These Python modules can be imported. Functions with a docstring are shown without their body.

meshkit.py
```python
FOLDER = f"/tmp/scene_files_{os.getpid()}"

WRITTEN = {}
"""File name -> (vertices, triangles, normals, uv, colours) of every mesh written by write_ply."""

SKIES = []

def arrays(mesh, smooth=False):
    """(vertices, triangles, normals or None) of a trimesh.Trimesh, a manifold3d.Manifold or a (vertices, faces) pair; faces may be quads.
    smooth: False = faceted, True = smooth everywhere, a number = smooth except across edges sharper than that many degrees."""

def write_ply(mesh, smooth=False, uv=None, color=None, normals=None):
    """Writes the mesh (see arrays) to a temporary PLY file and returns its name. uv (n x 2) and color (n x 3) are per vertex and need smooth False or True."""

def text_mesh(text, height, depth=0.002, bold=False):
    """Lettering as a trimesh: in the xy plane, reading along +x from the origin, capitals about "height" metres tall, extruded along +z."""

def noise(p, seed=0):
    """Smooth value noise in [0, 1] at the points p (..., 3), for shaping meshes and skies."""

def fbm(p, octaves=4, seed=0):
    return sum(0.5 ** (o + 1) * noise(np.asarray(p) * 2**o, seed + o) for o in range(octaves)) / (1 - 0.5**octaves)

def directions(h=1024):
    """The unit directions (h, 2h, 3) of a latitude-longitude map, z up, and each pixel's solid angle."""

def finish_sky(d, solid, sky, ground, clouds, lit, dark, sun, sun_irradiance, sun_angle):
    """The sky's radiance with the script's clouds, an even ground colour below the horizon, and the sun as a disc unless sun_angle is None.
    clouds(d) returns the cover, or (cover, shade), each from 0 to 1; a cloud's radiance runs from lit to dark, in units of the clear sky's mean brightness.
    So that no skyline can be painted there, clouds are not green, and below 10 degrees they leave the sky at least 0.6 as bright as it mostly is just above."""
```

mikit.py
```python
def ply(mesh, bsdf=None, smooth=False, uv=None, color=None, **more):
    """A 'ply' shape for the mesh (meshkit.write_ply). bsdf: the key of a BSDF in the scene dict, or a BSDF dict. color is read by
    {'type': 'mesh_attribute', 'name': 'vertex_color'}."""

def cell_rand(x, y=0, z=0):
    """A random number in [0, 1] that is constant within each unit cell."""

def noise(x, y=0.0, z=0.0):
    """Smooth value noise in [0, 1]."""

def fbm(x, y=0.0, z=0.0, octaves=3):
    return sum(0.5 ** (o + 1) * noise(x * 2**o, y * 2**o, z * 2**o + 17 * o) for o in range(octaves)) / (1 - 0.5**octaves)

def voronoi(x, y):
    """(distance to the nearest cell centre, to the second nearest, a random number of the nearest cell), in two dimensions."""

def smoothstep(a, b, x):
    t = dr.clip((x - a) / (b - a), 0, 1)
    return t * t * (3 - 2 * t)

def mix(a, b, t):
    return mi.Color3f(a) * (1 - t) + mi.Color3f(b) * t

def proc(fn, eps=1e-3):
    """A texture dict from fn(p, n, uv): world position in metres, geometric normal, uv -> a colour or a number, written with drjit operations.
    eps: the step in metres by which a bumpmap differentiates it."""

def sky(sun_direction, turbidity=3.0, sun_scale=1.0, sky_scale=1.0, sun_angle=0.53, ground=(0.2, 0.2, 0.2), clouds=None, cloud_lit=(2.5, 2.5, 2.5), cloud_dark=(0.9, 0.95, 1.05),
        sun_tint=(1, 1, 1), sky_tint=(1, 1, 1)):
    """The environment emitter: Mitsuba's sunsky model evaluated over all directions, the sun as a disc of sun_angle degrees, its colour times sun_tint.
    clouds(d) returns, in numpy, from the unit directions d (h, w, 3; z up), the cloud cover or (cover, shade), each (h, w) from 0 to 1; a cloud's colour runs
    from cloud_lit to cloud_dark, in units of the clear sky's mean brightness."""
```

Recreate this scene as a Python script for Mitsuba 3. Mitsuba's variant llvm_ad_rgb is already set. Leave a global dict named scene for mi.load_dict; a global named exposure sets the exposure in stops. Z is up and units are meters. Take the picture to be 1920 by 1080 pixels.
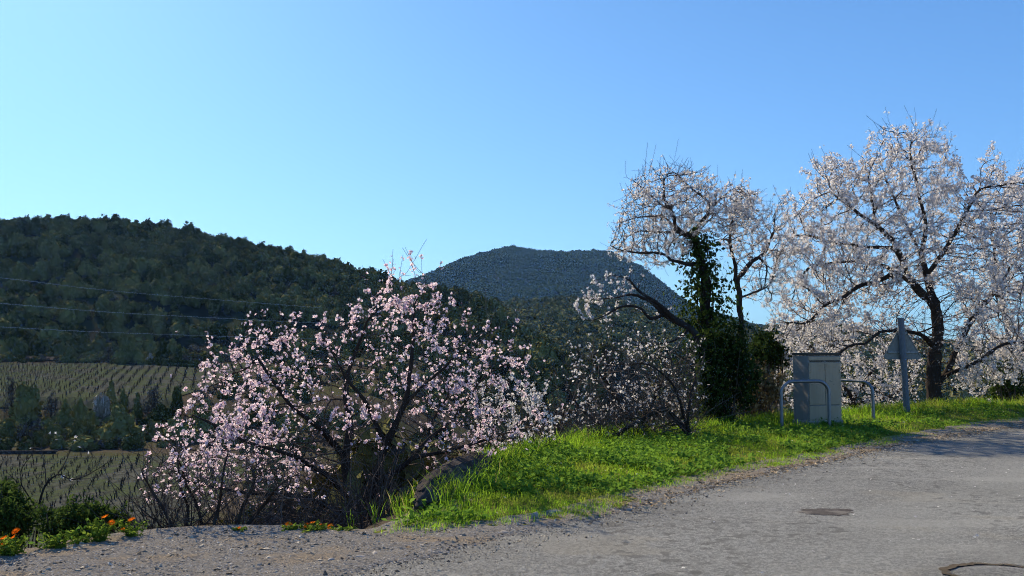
import math, numpy as np, trimesh, shapely
import mitsuba as mi, drjit as dr
from mikit import ply, proc, sky, noise, fbm, voronoi, cell_rand, smoothstep, mix
import meshkit
from scipy.spatial import cKDTree, Delaunay
from shapely.geometry import Polygon, Point, LineString

T = mi.ScalarTransform4f
scene, labels = {}, {}

# ------------------------------------------------------------------ camera, sky, exposure
EYE = np.array([0.0, 0.0, 1.6])
FOV = 55.0
F = 960 / math.tan(math.radians(FOV / 2))
PITCH = math.atan(115 / F)
SUN_AZ, SUN_EL = math.radians(-33.0), math.radians(36.0)
SUN = [math.sin(SUN_AZ) * math.cos(SUN_EL), math.cos(SUN_AZ) * math.cos(SUN_EL), math.sin(SUN_EL)]
exposure = 2.1
scene['camera'] = {'type': 'perspective', 'fov': FOV, 'fov_axis': 'x', 'near_clip': 0.05, 'far_clip': 20000.0,
                   'to_world': T().look_at(origin=EYE.tolist(), target=[0, math.cos(PITCH), 1.6 + math.sin(PITCH)], up=[0, 0, 1])}
scene['sky_light'] = sky(SUN, turbidity=2.8, sun_scale=1.35, sun_tint=(0.96, 1.0, 1.04), sky_tint=(0.54, 0.86, 1.26), ground=(0.12, 0.12, 0.1))


def at(px, py, Y):
    """the world point seen at photo pixel (px, py) at forward distance Y"""
    c, s = math.cos(PITCH), math.sin(PITCH)
    u, v = (px - 960) / F, (540 - py) / F
    r = np.array([u, c - v * s, s + v * c])
    return EYE + r * (Y / r[1])


def on(px, py, z=0.0):
    c, s = math.cos(PITCH), math.sin(PITCH)
    u, v = (px - 960) / F, (540 - py) / F
    r = np.array([u, c - v * s, s + v * c])
    return EYE + r * ((z - EYE[2]) / r[2])


# ------------------------------------------------------------------ materials
def rgb(*c):
    return {'type': 'rgb', 'value': list(c)}


def two(d):
    return {'type': 'twosided', 'bsdf': d}


def diffuse(fn):
    return two({'type': 'diffuse', 'reflectance': proc(fn)})


def thin(fn, trans=1.0, rough=0.6, spec=1.4):
    return {'type': 'principledthin', 'base_color': proc(fn), 'roughness': rough, 'diff_trans': trans, 'eta': spec}


def m_asphalt(p, n, uv):
    a = fbm(p.x * 55, p.y * 55, 0, 2)
    b = fbm(p.x * 0.55, p.y * 0.8, 3, 3)
    c = noise(p.x * 170, p.y * 170, 1)
    d1, d2, r = voronoi(p.x * 48, p.y * 48)
    e = noise(p.x * 26, p.y * 26, 4)
    col = mix((0.085, 0.086, 0.087), (0.27, 0.27, 0.265), smoothstep(0.3, 0.72, a) * 0.5 + c * 0.2 + smoothstep(0.3, 0.75, e) * 0.22)
    col = mix(col, (0.32, 0.31, 0.29), smoothstep(0.80, 0.95, r) * smoothstep(0.45, 0.3, d1) * 0.8)
    col = mix(col, (0.05, 0.05, 0.05), smoothstep(0.2, 0.06, r) * smoothstep(0.42, 0.25, d1) * 0.75)
    tan_ = smoothstep(0.60, 0.78, fbm(p.x * 1.1 + 9, p.y * 1.9, 7, 3))
    col = mix(col, (0.24, 0.215, 0.17), tan_ * 0.3)
    pale = smoothstep(0.55, 0.8, fbm(p.x * 0.5 + 30, p.y * 2.6, 2, 3))
    col = mix(col, (0.29, 0.285, 0.27), pale * 0.35)
    u, w = p.x * 0.70 + p.y * 0.71, p.x * 0.71 - p.y * 0.70
    band = fbm(w * 0.75 + 3, u * 0.07, 2, 3)
    col = mix(col, (0.25, 0.25, 0.24), smoothstep(0.52, 0.72, band) * 0.35)
    col = mix(col, (0.07, 0.07, 0.07), smoothstep(0.46, 0.28, band) * 0.35)
    pit = smoothstep(0.68, 0.8, noise(p.x * 15, p.y * 15, 21)) * smoothstep(0.45, 0.6, noise(p.x * 0.8, p.y * 0.8, 5))
    col = mix(col, (0.05, 0.05, 0.05), pit * 0.6)
    return col * mi.Color3f(0.97, 1.0, 0.965) * (0.80 + 0.34 * b)


def h_asphalt(p, n, uv):
    d1, d2, r = voronoi(p.x * 48, p.y * 48)
    return (1 - smoothstep(0.0, 0.55, d1)) * (0.4 + 0.6 * r) + 0.5 * noise(p.x * 160, p.y * 160, 0)


def m_gravel(p, n, uv):
    a = fbm(p.x * 40, p.y * 40, 0, 3)
    b = fbm(p.x * 1.4, p.y * 2.4, 5, 3)
    col = mix((0.085, 0.08, 0.072), (0.21, 0.20, 0.185), a)
    d1, d2, r = voronoi(p.x * 46, p.y * 46)
    col = mix(col * 1.15, mix((0.20, 0.185, 0.155), (0.58, 0.55, 0.49), r * r), 1 - smoothstep(0.25, 0.55, d1))
    return mix(col, (0.29, 0.23, 0.155), smoothstep(0.46, 0.7, b) * 0.6)


def h_gravel(p, n, uv):
    d1, d2, r = voronoi(p.x * 46, p.y * 46)
    e1, e2, q = voronoi(p.x * 19 + 5, p.y * 19)
    return (1 - smoothstep(0.1, 0.6, d1)) * (0.3 + 0.4 * r) + (1 - smoothstep(0.1, 0.5, e1)) * q * q


def m_earth(p, n, uv):
    a = fbm(p.x * 14, p.y * 14, 0, 3)
    return mix((0.06, 0.075, 0.02), (0.15, 0.16, 0.05), a)


def m_ground(p, n, uv):
    a = fbm(p.x * 0.9, p.y * 0.9, 0, 3)
    b = fbm(p.x * 0.11, p.y * 0.11, 4, 3)
    c = noise(p.x * 6, p.y * 6, 0)
    col = mix((0.04, 0.034, 0.027), (0.09, 0.078, 0.06), a * 0.7 + c * 0.3)
    return mix(col, (0.05, 0.058, 0.027), smoothstep(0.42, 0.62, b) * 0.7)


def m_vineyard(p, n, uv):
    a = fbm(p.x * 0.35, p.y * 0.22, 0, 3)
    c = fbm(p.x * 2.2, p.y * 0.9, 0, 3)
    c = smoothstep(0.25, 0.75, c)
    col = mix((0.036, 0.040, 0.036), (0.070, 0.075, 0.066), c)
    return mix(col, (0.05, 0.068, 0.03), smoothstep(0.36, 0.56, a) * (0.25 + 0.6 * c))


def m_hill(p, n, uv):
    a = fbm(p.x * 0.08, p.y * 0.08, p.z * 0.08, 3)
    c = noise(p.x * 0.9, p.y * 0.9, 0)
    col = mix((0.016, 0.018, 0.012), (0.038, 0.039, 0.029), a * 0.6 + c * 0.4)
    return mix(col, (0.035, 0.042, 0.022), smoothstep(0.45, 0.6, noise(p.x * 0.15, p.y * 0.15, 3)))


def m_rockhill(p, n, uv):
    a = fbm(p.x * 0.05, p.y * 0.05, p.z * 0.12, 3)
    return mix((0.17, 0.16, 0.145), (0.33, 0.31, 0.28), a)


def m_bark(p, n, uv):
    a = fbm(p.x * 60, p.y * 60, p.z * 14, 3)
    b = noise(p.x * 5, p.y * 5, p.z * 5)
    col = mix((0.018, 0.015, 0.013), (0.062, 0.053, 0.047), a * 0.75 + uv.x * 0.25)
    return mix(col, (0.10, 0.095, 0.08), smoothstep(0.62, 0.8, b) * 0.35)


def m_twig(p, n, uv):
    return mix((0.04, 0.032, 0.027), (0.155, 0.13, 0.112), uv.x)


def m_pink(p, n, uv):
    # uv.x: random per flower, uv.y: 0 centre .. 1 petal tip (2: calyx, bud)
    petal = mix((0.80, 0.62, 0.70), (0.88, 0.81, 0.85), uv.x)
    col = mix((0.62, 0.20, 0.33), petal, smoothstep(0.05, 0.42, uv.y))
    return mix(col, (0.30, 0.07, 0.10), smoothstep(1.5, 1.9, uv.y))


def m_white(p, n, uv):
    petal = mix((0.54, 0.525, 0.53), (0.83, 0.825, 0.825), uv.x)
    col = mix((0.62, 0.42, 0.42), petal, smoothstep(0.0, 0.3, uv.y))
    return mix(col, (0.26, 0.10, 0.09), smoothstep(1.5, 1.9, uv.y))


def m_grass(p, n, uv):
    g = mix((0.125, 0.28, 0.02), (0.26, 0.41, 0.032), uv.x)
    b = fbm(p.x * 1.2, p.y * 1.2, 0, 2)
    g = mix(g, (0.27, 0.29, 0.06), smoothstep(0.5, 0.75, b) * 0.5)
    g = g * (0.7 + 0.6 * noise(p.x * 4.5, p.y * 4.5, 3))
    return mix(g, (0.30, 0.27, 0.11), smoothstep(1.5, 1.9, uv.y))


def m_weed(p, n, uv):
    return mix((0.06, 0.15, 0.025), (0.19, 0.33, 0.045), uv.x)


def m_leaf(p, n, uv):
    return mix((0.028, 0.06, 0.014), (0.085, 0.13, 0.03), uv.x)


def m_ivy(p, n, uv):
    return mix((0.016, 0.032, 0.009), (0.075, 0.115, 0.025), uv.x * uv.x)


def m_marileaf(p, n, uv):
    return mix((0.07, 0.16, 0.03), (0.20, 0.27, 0.035), uv.x)


def m_mariflower(p, n, uv):
    col = mix((0.80, 0.16, 0.012), (0.88, 0.27, 0.02), uv.x)
    return mix((0.35, 0.06, 0.01), col, smoothstep(0.0, 0.3, uv.y))


def m_dry(p, n, uv):
    return mix((0.12, 0.085, 0.04), (0.30, 0.24, 0.12), uv.x)


def m_hleaf(p, n, uv):
    a = noise(p.x * 0.16, p.y * 0.16, p.z * 0.1)
    b = fbm(p.x * 0.03, p.y * 0.03, 2, 2)
    a = smoothstep(0.2, 0.8, a)
    a = dr.clip(a + 0.5 * (noise(p.x * 0.45, p.y * 0.45, 9) - 0.5), 0, 1)
    col = mix((0.028, 0.034, 0.010), (0.23, 0.225, 0.085), a * 0.62 + uv.x * 0.38)
    col = mix(col, (0.115, 0.112, 0.052), smoothstep(0.5, 0.7, b) * 0.4)
    return col


def m_mleaf(p, n, uv):
    a = fbm(p.x * 0.012, p.y * 0.012, p.z * 0.02, 3)
    return mix((0.022, 0.036, 0.011), (0.085, 0.105, 0.034), a * 0.9 + uv.x * 0.1)


def m_hbare(p, n, uv):
    return mix((0.055, 0.052, 0.048), (0.125, 0.12, 0.112), uv.x)


def m_hpale(p, n, uv):
    return mix((0.20, 0.19, 0.155), (0.5, 0.47, 0.44), uv.x * uv.x)


def m_pebble(p, n, uv):
    c = mix((0.11, 0.098, 0.08), (0.58, 0.54, 0.46), uv.x * uv.x)
    return mix(c, (0.22, 0.165, 0.11), smoothstep(0.7, 1.0, uv.y) * 0.7)


def m_stone(p, n, uv):
    a = fbm(p.x * 18, p.y * 18, p.z * 18, 3)
    return mix((0.20, 0.185, 0.17), (0.5, 0.47, 0.43), a)


def m_boulder(p, n, uv):
    a = fbm(p.x * 9, p.y * 9, p.z * 9, 3)
    b = smoothstep(0.55, 0.7, fbm(p.x * 4, p.y * 4, p.z * 4 + 9, 3))
    col = mix((0.025, 0.023, 0.022), (0.095, 0.085, 0.08), a)
    return mix(col, (0.17, 0.16, 0.14), b * 0.4)


def m_litter(p, n, uv):
    return mix((0.18, 0.12, 0.06), (0.55, 0.45, 0.31), uv.x)


def m_galv(p, n, uv):
    a = fbm(p.x * 22, p.y * 22, p.z * 9, 2)
    return mix((0.16, 0.18, 0.20), (0.27, 0.29, 0.31), a)


def m_cabside(p, n, uv):
    a = fbm(p.x * 3, p.y * 3, p.z * 1.2, 3)
    s = fbm(p.x * 26, p.y * 26, p.z * 2.2, 2)
    return mix((0.165, 0.165, 0.155), (0.215, 0.213, 0.20), a) * (0.86 + 0.2 * s)


def m_cabfront(p, n, uv):
    a = fbm(p.x * 3, p.y * 3, p.z * 1.5, 3)
    s = fbm(p.x * 30, p.y * 30, p.z * 2.0, 2)
    col = mix((0.34, 0.268, 0.175), (0.43, 0.345, 0.235), a) * (0.84 + 0.22 * s)
    scuff = smoothstep(0.62, 0.78, fbm(p.x * 24, p.y * 24, p.z * 40, 2)) * smoothstep(0.09, 0.02, dr.abs(p.z - 0.93))
    return mix(col, (0.16, 0.145, 0.125), scuff * 0.7)


def m_cabdark(p, n, uv):
    return mix((0.05, 0.043, 0.035), (0.11, 0.095, 0.075), fbm(p.x * 9, p.y * 9, p.z * 9, 2))


def m_signback(p, n, uv):
    a = fbm(p.x * 4, p.y * 4, p.z * 4, 3)
    return mix((0.20, 0.205, 0.19), (0.28, 0.285, 0.26), a)


def m_patch(p, n, uv):
    a = fbm(p.x * 40, p.y * 40, 0, 2)
    b = fbm(p.x * 5, p.y * 8, 0, 3)
    return mix(mix((0.05, 0.048, 0.05), (0.10, 0.096, 0.096), a), (0.17, 0.165, 0.16), smoothstep(0.5, 0.7, b) * 0.7)


def m_iron(p, n, uv):
    a = fbm(p.x * 16, p.y * 16, 0, 3)
    return mix((0.05, 0.042, 0.035), (0.14, 0.125, 0.105), a)


scene['asphalt'] = two({'type': 'bumpmap', 'arbitrary': proc(h_asphalt, 2e-3), 'scale': 0.007,
                        'bsdf': {'type': 'principled', 'base_color': proc(m_asphalt), 'roughness': 0.86, 'specular': 0.35}})
scene['gravel_mat'] = two({'type': 'bumpmap', 'arbitrary': proc(h_gravel, 3e-3), 'scale': 0.014, 'bsdf': {'type': 'diffuse', 'reflectance': proc(m_gravel)}})
for k_, f_ in dict(earth_mat=m_earth, ground_mat=m_ground, vineyard_mat=m_vineyard, hill_mat=m_hill, rockhill_mat=m_rockhill, bark=m_bark, twig_mat=m_twig,
                   hleaf=m_hleaf, mleaf=m_mleaf, hbare=m_hbare, hpale=m_hpale, pebble_mat=m_pebble, stone_mat=m_stone, boulder_mat=m_boulder, litter_mat=m_litter,
                   dry_mat=m_dry, signback=m_signback, patch_mat=m_patch, cabdark=m_cabdark).items():
    scene[k_] = diffuse(f_)
for k_, f_, t_ in (('pink_petal', m_pink, 0.95), ('white_petal', m_white, 0.9), ('grass_mat', m_grass, 1.25), ('weed_mat', m_weed, 0.9), ('leaf_mat', m_leaf, 0.8),
                   ('marileaf', m_marileaf, 1.0), ('mariflower', m_mariflower, 0.9)):
    scene[k_] = thin(f_, t_)
scene['ivy_mat'] = thin(m_ivy, 0.7, 0.35, 1.5)
for k_, f_, r_, mt in (('cabside', m_cabside, 0.55, 0), ('cabfront', m_cabfront, 0.6, 0), ('iron_mat', m_iron, 0.6, 0.3)):
    scene[k_] = two({'type': 'principled', 'base_color': proc(f_), 'roughness': r_, 'metallic': mt})
scene['galv'] = two({'type': 'principled', 'base_color': proc(m_galv), 'roughness': 0.42, 'metallic': 0.75})
scene['post_mat'] = two({'type': 'principled', 'base_color': rgb(0.10, 0.12, 0.145), 'roughness': 0.5, 'metallic': 0.15})
scene['wire_mat'] = two({'type': 'principled', 'base_color': rgb(0.5, 0.5, 0.5), 'roughness': 0.45, 'metallic': 0.6})
scene['red_paint'] = two({'type': 'principled', 'base_color': rgb(0.55, 0.03, 0.03), 'roughness': 0.4})
scene['white_paint'] = two({'type': 'principled', 'base_color': rgb(0.78, 0.78, 0.76), 'roughness': 0.45})


# ------------------------------------------------------------------ helpers
def numbered(name):
    used = {k.split('__')[0] for k in scene} | set(labels)
    if name not in used:
        return name
    i = 1
    while f'{name}_{i:03d}' in used:
        i += 1
    return f'{name}_{i:03d}'


def thing(name, label, cat, group=None):
    key = numbered(name)
    labels[key] = {'label': label, 'category': cat}
    if group:
        labels[key]['group'] = group
    return key


PARTN = {}


def part(parent, name, mesh, mat, label=None, kind=None, **kw):
    base = f'{parent}__{name}'
    i = PARTN.get(base, 0)
    PARTN[base] = i + 1
    key = base if i == 0 else f'{base}_{i:03d}'
    scene[key] = ply(mesh, mat, **kw)
    if label or kind:
        labels[key] = {k: v for k, v in (('label', label), ('kind', kind)) if v}
    return key


def structure(name, mesh, mat, **kw):
    scene[name] = ply(mesh, mat, **kw)
    labels[name] = {'kind': 'structure'}


def stuff(name, label, cat, mesh, mat, **kw):
    scene[name] = ply(mesh, mat, **kw)
    labels[name] = {'kind': 'stuff', 'label': label, 'category': cat}


class MB:
    """vertices, faces and uv of many pieces joined"""

    def __init__(self):
        self.v, self.f, self.uv, self.n = [], [], [], 0

    def add(self, v, f, uv=None):
        v, f = np.asarray(v, float), np.asarray(f, int)
        self.v.append(v)
        self.f.append(f + self.n)
        self.uv.append(np.zeros((len(v), 2)) + 0.5 if uv is None else np.broadcast_to(uv, (len(v), 2)))
        self.n += len(v)

    @property
    def mesh(self):
        return np.vstack(self.v), np.vstack(self.f)

    @property
    def uvs(self):
        return np.vstack(self.uv)


def put(parent, name, mb, mat, **kw):
    return part(parent, name, mb.mesh, mat, uv=mb.uvs, **kw)


def batch(pv, pf, puv, R, s, pos, u=None):
    """copies of one small piece: R (N,3,3), s (N,), pos (N,3), u (N,) written to uv.x"""
    N, m = len(pos), len(pv)
    v = np.einsum('nij,mj->nmi', R, pv) * np.asarray(s).reshape(-1, 1, 1) + pos[:, None]
    f = pf[None] + (np.arange(N) * m)[:, None, None]
    uv = np.tile(puv, (N, 1, 1)).astype(float)
    if u is not None:
        uv[..., 0] = np.asarray(u)[:, None]
    return v.reshape(-1, 3), f.reshape(-1, 3), uv.reshape(-1, 2)


def unit(a):
    return a / np.maximum(np.linalg.norm(a, axis=-1, keepdims=True), 1e-9)


def frames(z, rng):
    """rotations whose third axis is z, with a random spin"""
    z = unit(np.asarray(z, float))
    a = unit(rng.normal(size=z.shape))
    x = unit(np.cross(a, z))
    return np.stack([x, np.cross(z, x), z], -1)


def rotz(a):
    c, s, o, l = np.cos(a), np.sin(a), np.zeros_like(a), np.ones_like(a)
    return np.stack([np.stack([c, -s, o], -1), np.stack([s, c, o], -1), np.stack([o, o, l], -1)], -2)


def tube(pts, rad, k=6, cap=True):
    pts, rad = np.asarray(pts, float), np.broadcast_to(rad, (len(pts),)).astype(float)
    t = unit(np.gradient(pts, axis=0))
    ref = np.array([0.31, 0.87, 0.2]) if abs(unit(t.mean(0))[1]) < 0.8 else np.array([1, 0, 0.2])
    a = unit(np.cross(t, ref))
    b = np.cross(t, a)
    th = np.arange(k) * 2 * np.pi / k
    v = pts[:, None] + rad[:, None, None] * (np.cos(th)[None, :, None] * a[:, None] + np.sin(th)[None, :, None] * b[:, None])
    n = len(pts)
    i = np.arange(n - 1)[:, None] * k
    j = np.arange(k)[None]
    j2 = (j + 1) % k
    q = np.stack([i + j, i + j2, i + k + j2, i + k + j], -1).reshape(-1, 4)
    f = np.vstack([q[:, [0, 1, 2]], q[:, [0, 2, 3]]])
    v = v.reshape(-1, 3)
    if cap:
        v = np.vstack([v, pts[-1:], pts[:1]])
        jj = np.arange(k)
        f = np.vstack([f, np.stack([(n - 1) * k + jj, (n - 1) * k + (jj + 1) % k, np.full(k, n * k)], 1), np.stack([(jj + 1) % k, jj, np.full(k, n * k + 1)], 1)])
    return v, f


def spline(pts, step=0.15, closed=False):
    """Catmull-Rom through the points, resampled"""
    p = np.asarray(pts, float)
    q = np.vstack([2 * p[0] - p[1], p, 2 * p[-1] - p[-2]])
    out = []
    for i in range(1, len(q) - 2):
        n = max(2, int(np.linalg.norm(q[i + 1] - q[i]) / step))
        t = np.linspace(0, 1, n, endpoint=False)[:, None]
        out.append(0.5 * (2 * q[i] + (q[i + 1] - q[i - 1]) * t + (2 * q[i - 1] - 5 * q[i] + 4 * q[i + 1] - q[i + 2]) * t**2 + (3 * q[i] - q[i - 1] - 3 * q[i + 1] + q[i + 2]) * t**3))
    return np.vstack(out + [p[-1:]])


def box(sx, sy, sz, c=(0, 0, 0), bevel=0.0):
    """a box with bevelled edges"""
    if bevel <= 0:
        m = trimesh.creation.box((sx, sy, sz))
        m.apply_translation(c)
        return m
    pts = []
    for a in (-1, 1):
        for b in (-1, 1):
            for d in (-1, 1):
                for k in range(3):
                    e = [bevel] * 3
                    e[k] = 0
                    pts.append([a * (sx / 2 - e[0]), b * (sy / 2 - e[1]), d * (sz / 2 - e[2])])
    m = trimesh.convex.convex_hull(np.array(pts))
    m.apply_translation(c)
    return m


# ------------------------------------------------------------------ lie of the land
EDGE = np.vstack([[(-9, -8), (-5.5, 0), (-3.4, 3.4), (-2.2, 5.3)],
                  [on(*q)[:2] for q in ((655, 1078), (800, 1045), (960, 1003), (1170, 957), (1330, 915), (1500, 874), (1620, 850), (1700, 833), (1800, 815), (1920, 797))],
                  [(17, 26.3), (28, 34), (60, 55)]])
EDGE = spline(EDGE, 0.1)
_n = meshkit.fbm(np.column_stack([EDGE * 2.6, 0 * EDGE[:, 0]]), 4, 31) - .5
EDGE = EDGE + np.array([[-.7, .7]]) * (_n * .24)[:, None]
CREST = spline(np.vstack([[(-60, -25), (-14, 1.5), (-7.5, 5.6)], [on(*q)[:2] for q in ((-20, 1046), (160, 1015), (330, 994), (560, 990), (700, 1000), (800, 958), (905, 890), (1000, 856), (1110, 833), (1330, 812), (1500, 793), (1650, 778), (1780, 770), (1920, 764))],
                          [(26, 36.5), (60, 62)]]), 0.4)
PLATEAU = Polygon(np.vstack([CREST, [(120, 62), (120, -80), (-60, -80)]])).buffer(0)
ROAD = Polygon(np.vstack([EDGE, [(120, 55), (120, -60), (-9, -60)]])).buffer(0)
GRASSLINE = spline(np.array([on(*q)[:2] for q in ((700, 1002), (760, 1003), (850, 1000), (960, 990), (1080, 972), (1170, 948), (1230, 928), (1300, 908), (1400, 886), (1500, 866), (1600, 848), (1700, 826), (1800, 805), (1920, 788))] + [(18, 27.3), (30, 37)]), 0.15)
_c = CREST[(CREST[:, 1] > 8.4) & (CREST[:, 0] > -1.35)]
VERGE = Polygon(np.vstack([GRASSLINE, _c[::-1]])).buffer(0)
GRAVEL = PLATEAU.difference(ROAD).difference(VERGE.buffer(-0.25))
shapely.prepare(PLATEAU); shapely.prepare(ROAD); shapely.prepare(VERGE)
EDGE_L, GRASS_L = LineString(EDGE), LineString(GRASSLINE)


def sstep(a, b, x):
    t = np.clip((x - a) / (b - a), 0, 1)
    return t * t * (3 - 2 * t)


def valley(x, y):
    z = np.interp(y, [0, 60, 119, 130, 146, 154, 238, 262, 400], [-11, -11, -11.2, -10.8, -9.6, -6.0, -1.6, -0.6, -1.0])
    right = sstep(-26, 2, x)
    zr = np.interp(y, [0, 60, 150, 300, 420], [-13, -14, -15, -15, -15])
    far = sstep(400, 1500, y)
    return (z * (1 - right) + zr * right) * (1 - far) - 6 * far + 0.25 * (meshkit.fbm(np.stack([x * 0.07, y * 0.07, 0 * x], -1), 3, 4) - 0.5)


def land(x, y):
    """height of the bare ground at x, y (arrays)"""
    x, y = np.atleast_1d(np.asarray(x, float)), np.atleast_1d(np.asarray(y, float))
    P = shapely.points(x, y)
    D = np.minimum(shapely.distance(PLATEAU, P), 400)
    n1 = meshkit.fbm(np.stack([x * 0.5, y * 0.5, 0 * x], -1), 3, 1) - 0.5
    drop = -0.62 * (np.sqrt(D * D + 0.5**2) - 0.5) + n1 * 0.5 * sstep(0.4, 4, D)
    v = valley(x, y)
    near = 90 - np.hypot(x, y)
    z = np.where(D <= 0, 0.0, np.maximum(drop, v) + 0.6 * np.exp(-np.abs(drop - v) / 1.2) * (D > 3))
    inside = D <= 0
    und = 0.035 * (meshkit.fbm(np.stack([x * 0.35, y * 0.35, 0 * x], -1), 2, 9) - 0.5)
    tv = shapely.distance(GRASS_L, P)
    bump = np.where(shapely.contains(VERGE, P), sstep(0.1, 1.6, tv) * (0.07 + 0.10 * (meshkit.fbm(np.stack([x * 0.9, y * 0.9, 0 * x], -1), 2, 5) - 0.3)), 0)
    return np.where(inside, und + bump, z)


def sheet(poly, step, dz, rng, edge=0.0):
    poly = poly.buffer(0)
    parts = list(getattr(poly, 'geoms', [poly]))
    V, Fc, n = [], [], 0
    for g in parts:
        if g.area < 0.02:
            continue
        x0, y0, x1, y1 = g.bounds
        gx, gy = np.meshgrid(np.arange(x0, x1, step), np.arange(y0, y1, step))
        pts = np.stack([gx.ravel(), gy.ravel()], 1) + rng.uniform(-0.25, 0.25, (gx.size, 2)) * step
        pts = pts[shapely.contains(g.buffer(-0.4 * step), shapely.points(pts))]
        ring = np.array(g.exterior.segmentize(step).coords)[:-1]
        ins = [np.array(r.segmentize(step).coords)[:-1] for r in g.interiors]
        pts = np.vstack([ring, *ins, pts])
        tri = Delaunay(pts).simplices
        cen = pts[tri].mean(1)
        tri = tri[shapely.contains(g.buffer(1e-4), shapely.points(cen))]
        a, b, c = (pts[tri[:, k]] for k in range(3))
        fl = np.cross(b - a, c - a) < 0
        tri[fl] = tri[fl][:, ::-1]
        z = land(pts[:, 0], pts[:, 1]) + dz
        V.append(np.column_stack([pts, z]))
        Fc.append(tri + n)
        n += len(pts)
    return np.vstack(V), np.vstack(Fc)


RNG = np.random.default_rng(7)
# ground: polar grid from the camera, dense near, out to the horizon
rr = np.concatenate([np.arange(3, 40, 0.45), np.arange(40, 120, 2.0), np.arange(120, 400, 5), np.geomspace(400, 4200, 22)])
aa = np.radians(np.concatenate([np.arange(-180, -40, 4), np.arange(-40, 40.1, 0.5), np.arange(44, 181, 4)]))
gx, gy = np.sin(aa)[None] * rr[:, None], np.cos(aa)[None] * rr[:, None]
gz = land(gx.ravel(), gy.ravel())
inpl = shapely.contains(PLATEAU, shapely.points(gx.ravel(), gy.ravel()))
gz = np.where(inpl, gz - 0.035, gz)
m_, n_ = gx.shape
ii = (np.arange(m_ - 1)[:, None] * n_ + np.arange(n_ - 1)[None]).reshape(-1)
structure('ground', (np.column_stack([gx.ravel(), gy.ravel(), gz]), np.stack([ii, ii + 1, ii + n_ + 1, ii + n_], 1)), 'ground_mat', smooth=True)

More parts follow.
